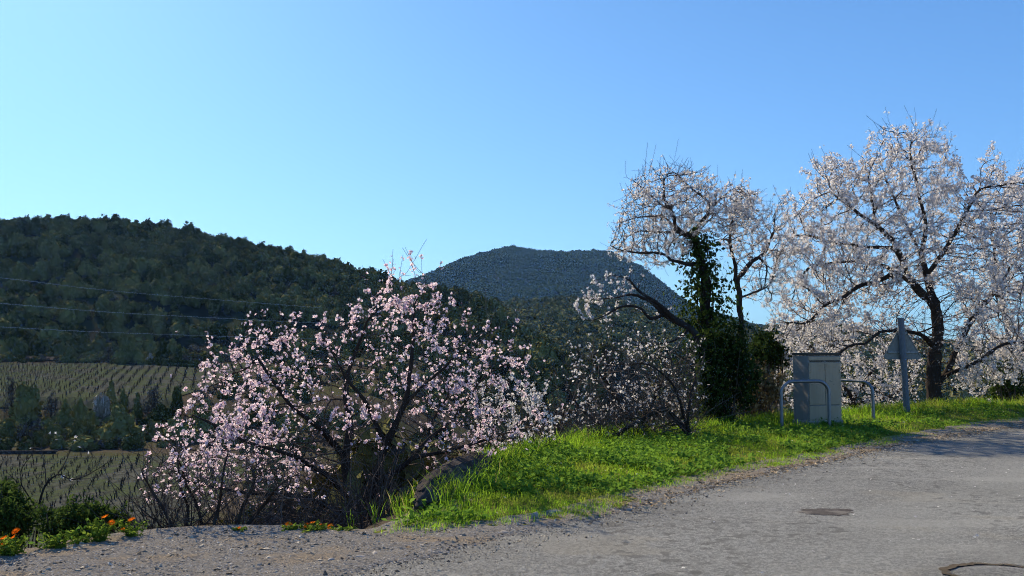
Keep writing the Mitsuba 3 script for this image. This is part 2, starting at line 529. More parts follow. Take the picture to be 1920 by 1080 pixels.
near_box = shapely.box(-14, -8, 30, 40)
road_near = ROAD.intersection(shapely.box(-8, 2.5, 30, 36))
mv = sheet(road_near, 0.16, 0.0, RNG)
structure('road', mv, 'asphalt', smooth=True, uv=mv[0][:, :2])
mv = sheet(GRAVEL.intersection(shapely.box(-10, 2.5, 30, 36)).buffer(0.16), 0.10, 0.004, RNG)
mv[0][:, 2] += 0.022 * meshkit.fbm(mv[0] * [7, 7, 0], 3, 3) * sstep(-0.16, 0.12, np.where(shapely.contains(ROAD, shapely.points(mv[0][:, :2])), -1, 1) * shapely.distance(EDGE_L, shapely.points(mv[0][:, :2])))
_in = shapely.contains(ROAD, shapely.points(mv[0][:, :2]))
mv[0][:, 2] -= 0.03 * sstep(0.03, 0.13, np.where(_in, shapely.distance(EDGE_L, shapely.points(mv[0][:, :2])), 0)) + 0.006 * _in
structure('gravel_shoulder', mv, 'gravel_mat', smooth=True, uv=mv[0][:, :2])
mv = sheet(VERGE.intersection(near_box), 0.16, 0.012, RNG)
structure('verge', mv, 'earth_mat', smooth=True)


def quadsheet(corners, nx, ny, dz):
    c = np.asarray(corners, float)
    u, v = np.meshgrid(np.linspace(0, 1, nx), np.linspace(0, 1, ny))
    u, v = u.ravel()[:, None], v.ravel()[:, None]
    p = (1 - u) * (1 - v) * c[0] + u * (1 - v) * c[1] + u * v * c[2] + (1 - u) * v * c[3]
    z = land(p[:, 0], p[:, 1]) + dz
    i = (np.arange(ny - 1)[:, None] * nx + np.arange(nx - 1)[None]).reshape(-1)
    return np.column_stack([p, z]), np.stack([i, i + 1, i + nx + 1, i + nx], 1)


LOWER = [(-80, 52), (-20, 52), (-30, 118), (-110, 118)]
UPPER = [(-125, 153), (-52, 150), (-56, 232), (-190, 236)]
structure('lower_field', quadsheet(LOWER, 40, 40, 0.10), 'vineyard_mat', smooth=True)
structure('upper_field', quadsheet(UPPER, 50, 50, 0.14), 'vineyard_mat', smooth=True)


# ------------------------------------------------------------------ hills
def hill(name, cols, mat, rows, seed, back=1.0, rough=2.0, freq=0.03, prof=((0, 0), (1, 1)), zbase=-3.0):
    """cols: (photo column, skyline row of the bare ground, ridge distance, foot distance); the ridge is set at its real height there and the flank falls from it to the foot"""
    c = np.array(cols, float)
    u = np.arange(c[0, 0], c[-1, 0] + 1, 14.0)
    row, R, R0 = (np.interp(u, c[:, 0], c[:, k]) for k in (1, 2, 3))
    k_ = np.ones(7) / 7
    sm = lambda a: np.convolve(np.pad(a, 3, mode='edge'), k_, mode='valid')
    row, R, R0 = sm(row), sm(R), sm(R0)
    ridge = np.array([at(a, b, r) for a, b, r in zip(u, row, R)])
    d = np.column_stack([(u - 960) / F, np.ones_like(u)])
    s = np.concatenate([np.linspace(-0.02, 1, rows), 1 + np.linspace(0.05, 1.2, 8)])
    px, py = np.array([p[0] for p in prof]), np.array([p[1] for p in prof])
    V = []
    for t in s:
        if t <= 1:
            Y = R0 + (R - R0) * t
            h = np.interp(t, px, py)
            z = zbase + (ridge[:, 2] - zbase) * h
        else:
            Y = R + (R - R0) * (t - 1) * back
            z = ridge[:, 2] - (ridge[:, 2] - zbase) * 0.9 * (t - 1) ** 1.5
        p = np.column_stack([d[:, 0] * Y, Y, z])
        nz = meshkit.fbm(np.column_stack([p[:, 0] * freq, p[:, 1] * freq, 0 * z]), 4, seed) - 0.5
        p[:, 2] += nz * rough * 2 * np.clip(t * 3, 0, 1)
        V.append(p)
    foot = np.column_stack([d[:, 0] * (R0 - 45), R0 - 45, np.full(len(u), zbase - 30.0)])
    V = np.array(V + [V.pop(0) * 0 + foot] if False else [foot] + V[1:])
    n, m = len(s), len(u)
    i = (np.arange(n - 1)[:, None] * m + np.arange(m - 1)[None]).reshape(-1)
    f = np.stack([i, i + 1, i + m + 1, i + m], 1)
    structure(name, (V.reshape(-1, 3), f), mat, smooth=True)
    return V


HA = hill('left_hill', [(-900, 470, 420, 250), (-300, 428, 420, 250), (0, 424, 420, 250), (215, 420, 425, 252), (300, 430, 425, 254), (450, 463, 420, 258), (600, 500, 410, 262), (700, 528, 400, 262), (780, 545, 385, 258),
                        (850, 552, 360, 250), (920, 580, 345, 245), (1000, 650, 320, 240), (1080, 735, 300, 238), (1200, 800, 290, 238)], 'hill_mat', 34, 3, rough=2.2,
          prof=((-0.02, -0.03), (0, 0), (0.10, 0.10), (0.28, 0.36), (0.34, 0.375), (0.42, 0.41), (0.62, 0.64), (0.8, 0.82), (1, 1)), zbase=-1.5)
HB = hill('middle_hill', [(560, 560, 800, 300), (800, 575, 800, 300), (900, 580, 800, 300), (960, 573, 800, 300), (1050, 560, 790, 300), (1110, 560, 780, 300), (1190, 586, 740, 300), (1260, 612, 700, 300), (1400, 625, 680, 300), (1480, 622, 680, 300),
                          (1560, 618, 680, 300), (1650, 640, 660, 300), (1800, 655, 620, 300), (2000, 640, 620, 300), (2600, 600, 700, 300)], 'hill_mat', 30, 11, rough=8, freq=0.012,
          prof=((-0.02, -0.05), (0, 0), (0.3, 0.22), (0.6, 0.55), (1, 1)), zbase=-14)
HC = hill('mountain', [(400, 640, 2300, 1100), (600, 590, 2300, 1100), (760, 535, 2300, 1100), (815, 513, 2300, 1100), (850, 494, 2300, 1100), (900, 479, 2300, 1100), (950, 471, 2300, 1100), (1010, 470, 2300, 1100), (1060, 476, 2300, 1100), (1090, 477, 2300, 1100),
                       (1120, 471, 2250, 1100), (1150, 472, 2250, 1100), (1170, 482, 2250, 1100), (1200, 503, 2250, 1100), (1240, 534, 2250, 1100), (1280, 562, 2250, 1100), (1340, 590, 2250, 1100), (1500, 630, 2250, 1100), (1900, 650, 2250, 1100), (2600, 620, 2300, 1100)],
          'hill_mat', 34, 21, rough=26, freq=0.006, prof=((-0.02, -0.05), (0, 0), (0.3, 0.2), (0.55, 0.5), (0.8, 0.82), (1, 1)), zbase=-20)

# far-off woods: crowns of small leaf clumps, scattered on the hills
def crown_proto(seed, lumps=10, leaves=230, leaf=0.20, flat=0.85, cone=0.0, core=True, open_=0.0):
    rng = np.random.default_rng(seed)
    c = unit(rng.normal(size=(lumps, 3))) * rng.uniform(0.25, 0.62, (lumps, 1))
    c[:, 2] = np.abs(c[:, 2]) * flat * 1.15
    r = rng.uniform(0.30, 0.5, lumps)
    if cone:
        h = rng.uniform(0, 1, lumps)
        a = rng.uniform(0, 6.28, lumps)
        c = np.column_stack([np.cos(a) * 0.45 * (1 - h), np.sin(a) * 0.45 * (1 - h), h * 1.7])
        r = 0.2 + 0.33 * (1 - h)
    mb = MB()
    k = rng.integers(0, lumps, leaves)
    d = unit(rng.normal(size=(leaves, 3)) + [0, 0, 0.25])
    pos = c[k] + d * (r[k] * rng.uniform(0.82 - open_, 1.12, leaves))[:, None]
    pv = np.array([[-1, 0, 0], [0, -0.6, 0.12], [1, 0, 0], [0, 0.6, 0.12]])
    pf = np.array([[0, 1, 2], [0, 2, 3]])
    R = frames(d + rng.normal(size=d.shape) * 0.38, rng)
    mb.add(*batch(pv, pf, np.zeros((4, 2)), R, leaf * rng.uniform(0.5, 1.1, leaves), pos, rng.uniform(0, 1, leaves)))
    if core:
        ico = trimesh.creation.icosphere(subdivisions=0)
        for q, rad in zip(c, r):
            mb.add(ico.vertices * rad * 0.86 + q, ico.faces, (0.1, 0))
    return mb


def group(key, mb, mat):
    scene[key] = {'type': 'shapegroup', 'piece': ply(mb.mesh, mat, uv=mb.uvs)}


CROWNS = [crown_proto(s) for s in range(5)]
BARES = [crown_proto(40 + s, 8, 150, 0.13, 1.0, 0, False, 0.5) for s in range(2)]
FARS = [crown_proto(60 + s, 6, 60, 0.34) for s in range(3)]
for i, mb in enumerate(CROWNS):
    group(f'crown_kind_{i}', mb, 'hleaf')
for i, mb in enumerate(BARES):
    group(f'bare_kind_{i}', mb, 'hbare')
for i, mb in enumerate(FARS):
    group(f'far_kind_{i}', mb, 'hleaf')
    group(f'mountain_kind_{i}', mb, 'mleaf')


def scatter_instances(name, label, cat, pos, size, kinds, rng, squash=(0.8, 1.15), lift=0.0):
    labels[name] = {'kind': 'stuff', 'label': label, 'category': cat}
    for i, (p, s) in enumerate(zip(pos, size)):
        a = rng.uniform(0, 6.28)
        h = s * rng.uniform(*squash)
        c, sn = math.cos(a) * s, math.sin(a) * s
        M = np.array([[c, -sn, 0, p[0]], [sn, c, 0, p[1]], [0, 0, h, p[2] + lift * h], [0, 0, 0, 1.0]])
        scene[f'{name}__{i:04d}'] = {'type': 'instance', 'to_world': T(M), 'group': {'type': 'ref', 'id': kinds[rng.integers(len(kinds))]}}


def on_hill(V, n, rng, u0=0.0, u1=1.0, t0=0.0, t1=1.0, rows=34):
    """random points on the hill's front surface, even by area, with their uv"""
    a = V[:rows + 1]
    d1 = np.linalg.norm(np.diff(a, axis=0)[:, :-1], axis=-1)
    d2 = np.linalg.norm(np.diff(a, axis=1)[:-1], axis=-1)
    area = d1 * d2
    A, B = area.shape
    sel = np.zeros_like(area)
    sel[int(t0 * A):int(math.ceil(t1 * A)), int(u0 * B):int(math.ceil(u1 * B))] = 1
    w = (area * sel).ravel()
    k = rng.choice(len(w), n, p=w / w.sum())
    i, j = k // B, k % B
    s, t = rng.uniform(0, 1, n), rng.uniform(0, 1, n)
    s_, t_ = s[:, None], t[:, None]
    p = a[i, j] * (1 - s_) * (1 - t_) + a[i + 1, j] * s_ * (1 - t_) + a[i, j + 1] * (1 - s_) * t_ + a[i + 1, j + 1] * s_ * t_
    return p, (i + s) / A, (j + t) / B


def thin_out(p, dmin, rng):
    """keeps points at least dmin (array) apart"""
    tree = cKDTree(p)
    keep = np.ones(len(p), bool)
    for i in range(len(p)):
        if keep[i]:
            for j in tree.query_ball_point(p[i], dmin[i]):
                if j > i:
                    keep[j] = False
    return keep


rng = np.random.default_rng(5)
kinds = [f'crown_kind_{i}' for i in range(5)]
p, t, u = on_hill(HA, 9000, rng, 0.18, 0.97, 0.02, 1.0)
size = rng.uniform(1.7, 4.6, len(p)) * (0.75 + 0.55 * meshkit.noise(p * 0.03, 4))
bench = (meshkit.fbm(np.column_stack([p[:, 0] * 0.012, t * 14, 0 * t]), 3, 8) > 0.62) | ((np.abs(t - 0.345) < 0.03) & (meshkit.noise(p * [0.02, 0, 0], 3) > 0.35))
keep = thin_out(p, size * 0.92, rng) & (~bench | (rng.uniform(size=len(p)) < 0.12))
size = np.where(bench, size * 0.5, size)
scatter_instances('hillside_wood', 'dark evergreen scrub and holm oaks covering the near hill on the left', 'wood', p[keep], size[keep], kinds, rng, squash=(0.95, 1.45), lift=0.05)
p, t, u = on_hill(HA, 500, rng, 0.2, 0.95, 0.05, 0.7)
scatter_instances('bare_scrub', 'grey leafless brush among the evergreens on the left hill', 'scrub', p, rng.uniform(1.2, 2.8, len(p)), ['bare_kind_0', 'bare_kind_1'], rng, lift=0.05)
p, t, u = on_hill(HB, 9000, rng, 0.15, 0.75, 0.0, 1.0, 30)
size = rng.uniform(2.5, 6.0, len(p))
keep = thin_out(p, size * 0.85, rng) & (meshkit.fbm(np.column_stack([p[:, 0] * 0.014, t * 9, 0 * t]), 3, 18) < 0.74)
scatter_instances('middle_wood', 'olive green scrubland on the lower slope in front of the mountain', 'wood', p[keep], size[keep], [f'far_kind_{i}' for i in range(3)], rng)
p, t, u = on_hill(HC, 18000, rng, 0.13, 0.52, 0.25, 1.0)
size = rng.uniform(5.0, 11.0, len(p))
keep = thin_out(p, size * 0.7, rng)
scatter_instances('mountain_wood', 'hazy blue green woods on the rounded mountain', 'wood', p[keep], size[keep], [f'mountain_kind_{i}' for i in range(3)], rng, squash=(0.6, 0.9))
# cliff band on the mountain's right shoulder
cl = MB()
for q in range(22):
    b = at(rng.uniform(1128, 1172), rng.uniform(488, 516), 2190)
    ico = trimesh.creation.icosphere(subdivisions=1)
    v = ico.vertices * [rng.uniform(6, 14), 12, rng.uniform(8, 20)] * (0.8 + 0.4 * meshkit.noise(ico.vertices * 2 + q, 2)[:, None]) + b
    cl.add(v, ico.faces)
scene['cliff'] = ply(cl.mesh, 'rockhill_mat'); labels['cliff'] = {'kind': 'structure'}

# scrub filling the valley floor between the near slope and the hills
n = 2600
p = np.column_stack([rng.uniform(-60, 190, n), rng.uniform(40, 270, n)])
p = np.vstack([p, np.column_stack([rng.uniform(-230, -50, 700), rng.uniform(236, 262, 700)])])
bad = shapely.contains(Polygon(LOWER).buffer(2), shapely.points(p)) | shapely.contains(Polygon(UPPER).buffer(2), shapely.points(p)) | ((p[:, 0] < -40) & (p[:, 1] < 150))
p = p[~bad]
p = np.vstack([p, np.column_stack([rng.uniform(-105, -22, 260), rng.uniform(124, 150, 260)])])
p = np.column_stack([p, land(p[:, 0], p[:, 1])])
size = rng.uniform(1.0, 2.6, len(p))
keep = thin_out(p, size * 1.1, rng)
scatter_instances('valley_scrub', 'dark low scrub filling the valley below the almond trees', 'scrub', p[keep], size[keep], kinds + ['bare_kind_0', 'bare_kind_1'], rng)


# ------------------------------------------------------------------ vineyard vines
def vine_mesh(seed, hi=True):
    r = np.random.default_rng(seed)
    mb = MB()
    h = r.uniform(0.35, 0.5)
    pts = np.array([[0, 0, -0.05], [r.normal(0, .03), r.normal(0, .03), h * 0.5], [r.normal(0, .06), r.normal(0, .06), h]])
    mb.add(*tube(pts, [0.055, 0.042, 0.06], 5), (r.uniform(), 0))
    for k in range(4 if hi else 2):
        a = r.uniform(0, 6.28)
        l = r.uniform(0.2, 0.42)
        e = pts[-1] + np.array([math.cos(a) * l * 0.55, math.sin(a) * l * 0.55, l])
        mb.add(*tube([pts[-1], (pts[-1] + e) / 2 + [0, 0, -0.03], e], [0.028, 0.02, 0.011], 3, False), (r.uniform(), 0))
    return mb


def rows_in(corners, rs, vs, ang, rng):
    poly = Polygon(corners)
    x0, y0, x1, y1 = poly.bounds
    c = np.array([(x0 + x1) / 2, (y0 + y1) / 2])
    L = max(x1 - x0, y1 - y0) * 0.9
    a, b = np.meshgrid(np.arange(-L, L, rs), np.arange(-L, L, vs))
    q = np.stack([a.ravel(), b.ravel()], 1) + rng.normal(0, 0.13, (a.size, 2))
    ca, sa = math.cos(ang), math.sin(ang)
    q = c + q @ np.array([[ca, sa], [-sa, ca]])
    q = q[shapely.contains(poly.buffer(-1), shapely.points(q))]
    return np.column_stack([q, land(q[:, 0], q[:, 1]) + 0.1])


def seen(p, margin=0):
    c, s = math.cos(PITCH), math.sin(PITCH)
    d = p - EYE
    yy = d[:, 1] * c + d[:, 2] * s
    zz = -d[:, 1] * s + d[:, 2] * c
    return 960 + F * d[:, 0] / yy, 540 - F * zz / yy


rng = np.random.default_rng(12)
vp = rows_in(LOWER, 1.35, 1.15, 0.30, rng)
vx, vy = seen(vp)
vp = vp[(vx > -40) & (vx < 420) & (vy < 985)]
vp = vp[rng.uniform(size=len(vp)) > 0.08]
vp = vp[np.argsort(vp[:, 1])]
vmesh = [vine_mesh(s) for s in range(8)]
vply = [ply(m.mesh, 'bark', uv=m.uvs) for m in vmesh]
for i, q in enumerate(vp[:300]):
    key = thing('grapevine', 'bare gnarled vine stump standing in the lower vineyard', 'grapevine', 'vines of the lower vineyard') if i == 0 else f'grapevine_{i:03d}'
    labels[key] = dict(labels['grapevine'])
    scene[key] = {**vply[i % 8], 'to_world': T().translate(q.tolist()).rotate([0, 0, 1], float(rng.uniform(0, 360))).scale(float(rng.uniform(0.6, 1.0)))}


def vine_stuff(name, label, pts, sc):
    mb = MB()
    for i, m in enumerate([vine_mesh(20 + s, False) for s in range(6)]):
        q = pts[i::6]
        v, f = m.mesh
        mb.add(*batch(v, f, m.uvs, rotz(rng.uniform(0, 6.28, len(q))), rng.uniform(0.9, 1.3, len(q)) * sc, q, rng.uniform(0, 1, len(q))))
    stuff(name, label, 'grapevines', mb.mesh, 'bark', uv=mb.uvs)


if len(vp) > 300:
    vine_stuff('far_lower_vines', 'rest of the bare vines at the back of the lower vineyard', vp[300:], 0.75)
up = rows_in(UPPER, 1.9, 2.0, 0.30, rng)
vx, vy = seen(up)
vine_stuff('upper_vines', 'rows of bare vines in the upper vineyard below the hill', up[(vx > -60) & (vx < 480)], 1.1)

# ------------------------------------------------------------------ trees round the vineyards
LEAFTREE = [crown_proto(100 + s, 14, 420, 0.15, 1.0) for s in range(4)]
CONETREE = [crown_proto(120 + s, 16, 380, 0.15, 1.0, cone=1) for s in range(3)]
BARETREE = [crown_proto(140 + s, 10, 420, 0.07, 1.1, 0, False, 0.6) for s in range(2)]


def far_tree(px, top, bottom, wide, Y, kind, label, cat='tree', name='tree'):
    """tree standing on the ground at distance Y, seen between photo rows top and bottom"""
    base = at(px, bottom, Y)
    z0 = float(land(base[0], base[1])[0])
    h = at(px, top, Y)[2] - z0
    w = wide / F * Y / 2 * (1.2 if kind == 'cone' else 1.02)
    r = np.random.default_rng(int(px * 7 + top))
    protos, mat = {'leaf': (LEAFTREE, 'hleaf'), 'cone': (CONETREE, 'hleaf'), 'bare': (BARETREE, 'hbare'), 'pale': (LEAFTREE, 'hpale')}[kind]
    mb = protos[r.integers(len(protos))]
    v, f = mb.mesh
    top_z = v[:, 2].max()
    low = 0.03 * h
    sz = (h - low) / top_z
    V = v * [w * 1.05, w * 1.05, sz]
    uvs = mb.uvs
    if kind == 'leaf' and h > 1.5 * w:
        m2 = protos[r.integers(len(protos))]
        v2, f2 = m2.mesh
        s2 = 0.62 * (h - low) / v2[:, 2].max()
        V[:, 2] *= 0.70
        V = V * [1.1, 1.1, 1]
        V2 = v2 * [w * .72, w * .72, s2] + [r.normal() * .2 * w, r.normal() * .2 * w, (h - low) * .38]
        f = np.vstack([f, f2 + len(V)])
        V, uvs = np.vstack([V, V2]), np.vstack([uvs, m2.uvs])
    a = r.uniform(0, 6.28)
    V = V @ rotz(np.array([a]))[0].T + [base[0], base[1], z0 + low]
    key = thing(name, label, cat)
    part(key, 'crown', (V, f), mat, uv=uvs)
    tm = MB()
    tm.add(*tube([[base[0], base[1], z0 - 0.3], [base[0] + 0.1, base[1], z0 + h * 0.3], [base[0], base[1] + 0.1, z0 + h * 0.65]], [0.05 * w + 0.06, 0.04 * w + 0.04, 0.03], 6))
    if kind == 'bare':
        for k in range(14):
            a, l = r.uniform(0, 6.28), r.uniform(0.5, 1)
            s0 = np.array([base[0], base[1], z0 + h * r.uniform(0.15, 0.5)])
            e = s0 + [math.cos(a) * w * l, math.sin(a) * w * l, h * 0.4 * r.uniform(0.6, 1.2)]
            tm.add(*tube([s0, (s0 + e) / 2 + [0, 0, 0.2], e], [0.04, 0.025, 0.01], 3))
    put(key, 'trunk', tm, 'bark')


for row in (
    (202, 638, 692, 46, 236, 'bare', 'grey leafless tree left of the big rim-lit tree above the upper vineyard'),
    (243, 622, 703, 58, 234, 'leaf', 'largest dark rounded tree with bright rim standing above the upper vineyard'),
    (305, 632, 695, 38, 233, 'cone', 'olive green cone-shaped tree right of the big rim-lit tree'),
    (279, 660, 690, 16, 231, 'pale', 'small pale shrub between the big rim-lit tree and the cone-shaped tree'),
    (130, 646, 676, 26, 238, 'leaf', 'small round bush at the end of the pale track above the vineyard'),
    (334, 648, 690, 20, 232, 'leaf', 'small round-headed tree just right of the cone-shaped tree'),
    (50, 712, 800, 66, 146, 'leaf', 'tall broad dark tree at the left end of the scrub belt between the vineyards'),
    (94, 728, 800, 50, 147, 'bare', 'grey leafless tree right of the tall broad dark tree'),
    (120, 745, 810, 34, 143, 'cone', 'dark pointed tree in front of the grey leafless tree in the scrub belt'),
    (149, 742, 805, 34, 145, 'leaf', 'dark rounded tree left of the white-topped shrub'),
    (192, 735, 790, 42, 147, 'pale', 'shrub with whitish flowering top in the scrub belt'),
    (207, 712, 780, 26, 150, 'cone', 'narrow black-green tree rising behind the white-topped shrub'),
    (228, 725, 790, 30, 148, 'leaf', 'dark tree right of the narrow black-green tree'),
    (257, 735, 800, 26, 146, 'cone', 'slim pointed evergreen left of the brown leafless tree'),
    (289, 708, 780, 58, 149, 'bare', 'brown leafless spreading tree at the edge of the upper vineyard'),
    (332, 720, 775, 24, 148, 'cone', 'small dark cone-shaped tree at the right end of the scrub belt'),
    (296, 752, 805, 58, 145, 'leaf', 'dark wide bush below the brown leafless tree'),
    (224, 757, 838, 82, 132, 'leaf', 'big olive green bush in the middle of the scrub belt'),
    (166, 768, 835, 36, 136, 'leaf', 'dark olive bush left of the big olive green bush'),
    (144, 785, 838, 38, 132, 'leaf', 'grey green bush below the dark rounded tree'),
    (101, 790, 840, 44, 130, 'leaf', 'low olive bush below the dark pointed tree'),
    (43, 782, 840, 54, 132, 'bare', 'grey brushy thicket below the tall broad dark tree'),
    (8, 800, 848, 36, 128, 'leaf', 'yellowish green bush at the left edge above the lower vineyard'),
    (74, 806, 846, 34, 127, 'leaf', 'low dark bush right of the grey brushy thicket'),
    (111, 812, 848, 34, 126, 'leaf', 'small round bush above the dry stone wall'),
    (250, 800, 848, 48, 126, 'leaf', 'dark bush beside the lower vineyard under the big olive green bush'),
    (288, 785, 842, 40, 134, 'leaf', 'dark bush right of the big olive green bush'),
    (156, 815, 848, 34, 126, 'leaf', 'small olive bush at the top edge of the lower vineyard'),
    (207, 818, 848, 40, 126, 'leaf', 'low dark green bush in front of the big olive green bush'),
    (330, 780, 850, 60, 132, 'leaf', 'broad dark bush at the right end of the scrub belt by the pink almond'),
    (380, 745, 850, 70, 136, 'leaf', 'tall dark bush half hidden behind the pink almond branches'),
    (20, 690, 790, 40, 150, 'bare', 'thin grey leafless tree at the left edge of the scrub belt'),
):
    far_tree(*row)

# hedge along the top of the upper vineyard, and the low dry stone walls
hb = MB()
hr = np.random.default_rng(3)
for k in range(46):
    q = at(262 + k * 3.2 + hr.normal(0, 1.5), 700, 230 - k * 0.25)
    z = float(land(q[0], q[1])[0])
    m = CROWNS[k % 5]
    v, f = m.mesh
    hb.add(v * [1.1, 1.1, hr.uniform(1.2, 2.0)] + [q[0], q[1], z], f, m.uvs)
key = thing('hedge', 'low clipped-looking hedge line running right along the top of the upper vineyard', 'hedge')
put(key, 'foliage', hb, 'hleaf')


def stone_wall(name, label, a, b, h, n, seed):
    r = np.random.default_rng(seed)
    key = thing(name, label, 'wall')
    A, B = np.array(a, float), np.array(b, float)
    L = np.linalg.norm(B - A)
    d = (B - A) / L
    for c in range(2):
        for i in range(n):
            t = (i + 0.5 * c + r.uniform(-0.1, 0.1)) / n
            p = A + (B - A) * t
            z = float(land(p[0], p[1])[0]) + h * (0.2 + 0.5 * c)
            m = box(L / n * 0.92, 0.5, h * 0.55, (0, 0, 0), 0.05)
            v = m.vertices * r.uniform(0.85, 1.1, 3)
            ang = math.atan2(d[1], d[0])
            v = v @ rotz(np.array([ang + r.normal(0, 0.05)]))[0].T + [p[0], p[1], z]
            part(key, 'stone', (v, m.faces), 'boulder_mat')


a_, b_ = at(-40, 842, 121), at(108, 840, 121)
stone_wall('dry_stone_wall', 'low pale dry stone wall at the top edge of the lower vineyard', a_[:2], b_[:2], 0.42, 26, 1)
# the pale track above the upper vineyard
tr = MB()
q = np.array([at(-120, 664, 246)[:2], at(40, 663, 246)[:2], at(128, 664, 244)[:2]])
q = spline(np.column_stack([q, np.zeros(3)]), 2.0)
q[:, 2] = land(q[:, 0], q[:, 1]) + 0.9
v = np.vstack([q + [0, -1.4, -0.6], q + [0, 1.4, 0.15]])
n = len(q)
i = np.arange(n - 1)
structure('track', (v, np.stack([i, i + 1, i + n + 1, i + n], 1)), 'boulder_mat')

# ------------------------------------------------------------------ overhead wires
for k, (lab, rows) in enumerate((('topmost of the three overhead wires crossing the left hill', (505, 521, 549, 577)), ('middle one of the three overhead wires crossing the left hill', (556, 569, 588, 606)), ('lowest of the three overhead wires crossing the left hill', (600, 613, 625, 636)))):
    cols, Ys = (-260, 0, 250, 600), (52, 62, 80, 125)
    pts = spline([at(c, r_, Y) for c, r_, Y in zip(cols, rows, Ys)], 1.5)
    key = thing('overhead_wire', lab, 'wire')
    scene[key] = ply(tube(pts, 0.013, 5), 'wire_mat', smooth=True)

# ------------------------------------------------------------------ growing trees
def in_outline(outline, n, Y, thick, rng, power=0.5, dens=None):
    """points in a crown: the outline (photo pixels) at its own distance Y, swollen to a rounded body 'thick' metres deep either way"""
    poly = Polygon(outline)
    x0, y0, x1, y1 = poly.bounds
    out = []
    while sum(map(len, out)) < n:
        q = rng.uniform((x0, y0), (x1, y1), (n * 2, 2))
        P = shapely.points(q)
        ok = shapely.contains(poly, P)
        if dens is not None:
            ok &= rng.uniform(size=len(q)) < dens(q[:, 0], q[:, 1])
        q = q[ok]
        dd = shapely.distance(poly.exterior, shapely.points(q)) / (0.35 * min(x1 - x0, y1 - y0))
        Yq = Y + thick * np.minimum(1, dd + 0.12) ** power * rng.uniform(-1, 1, len(q))
        out.append(np.array([at(a, b, c) for a, b, c in zip(q[:, 0], q[:, 1], Yq)]))
    return np.vstack(out)[:n]


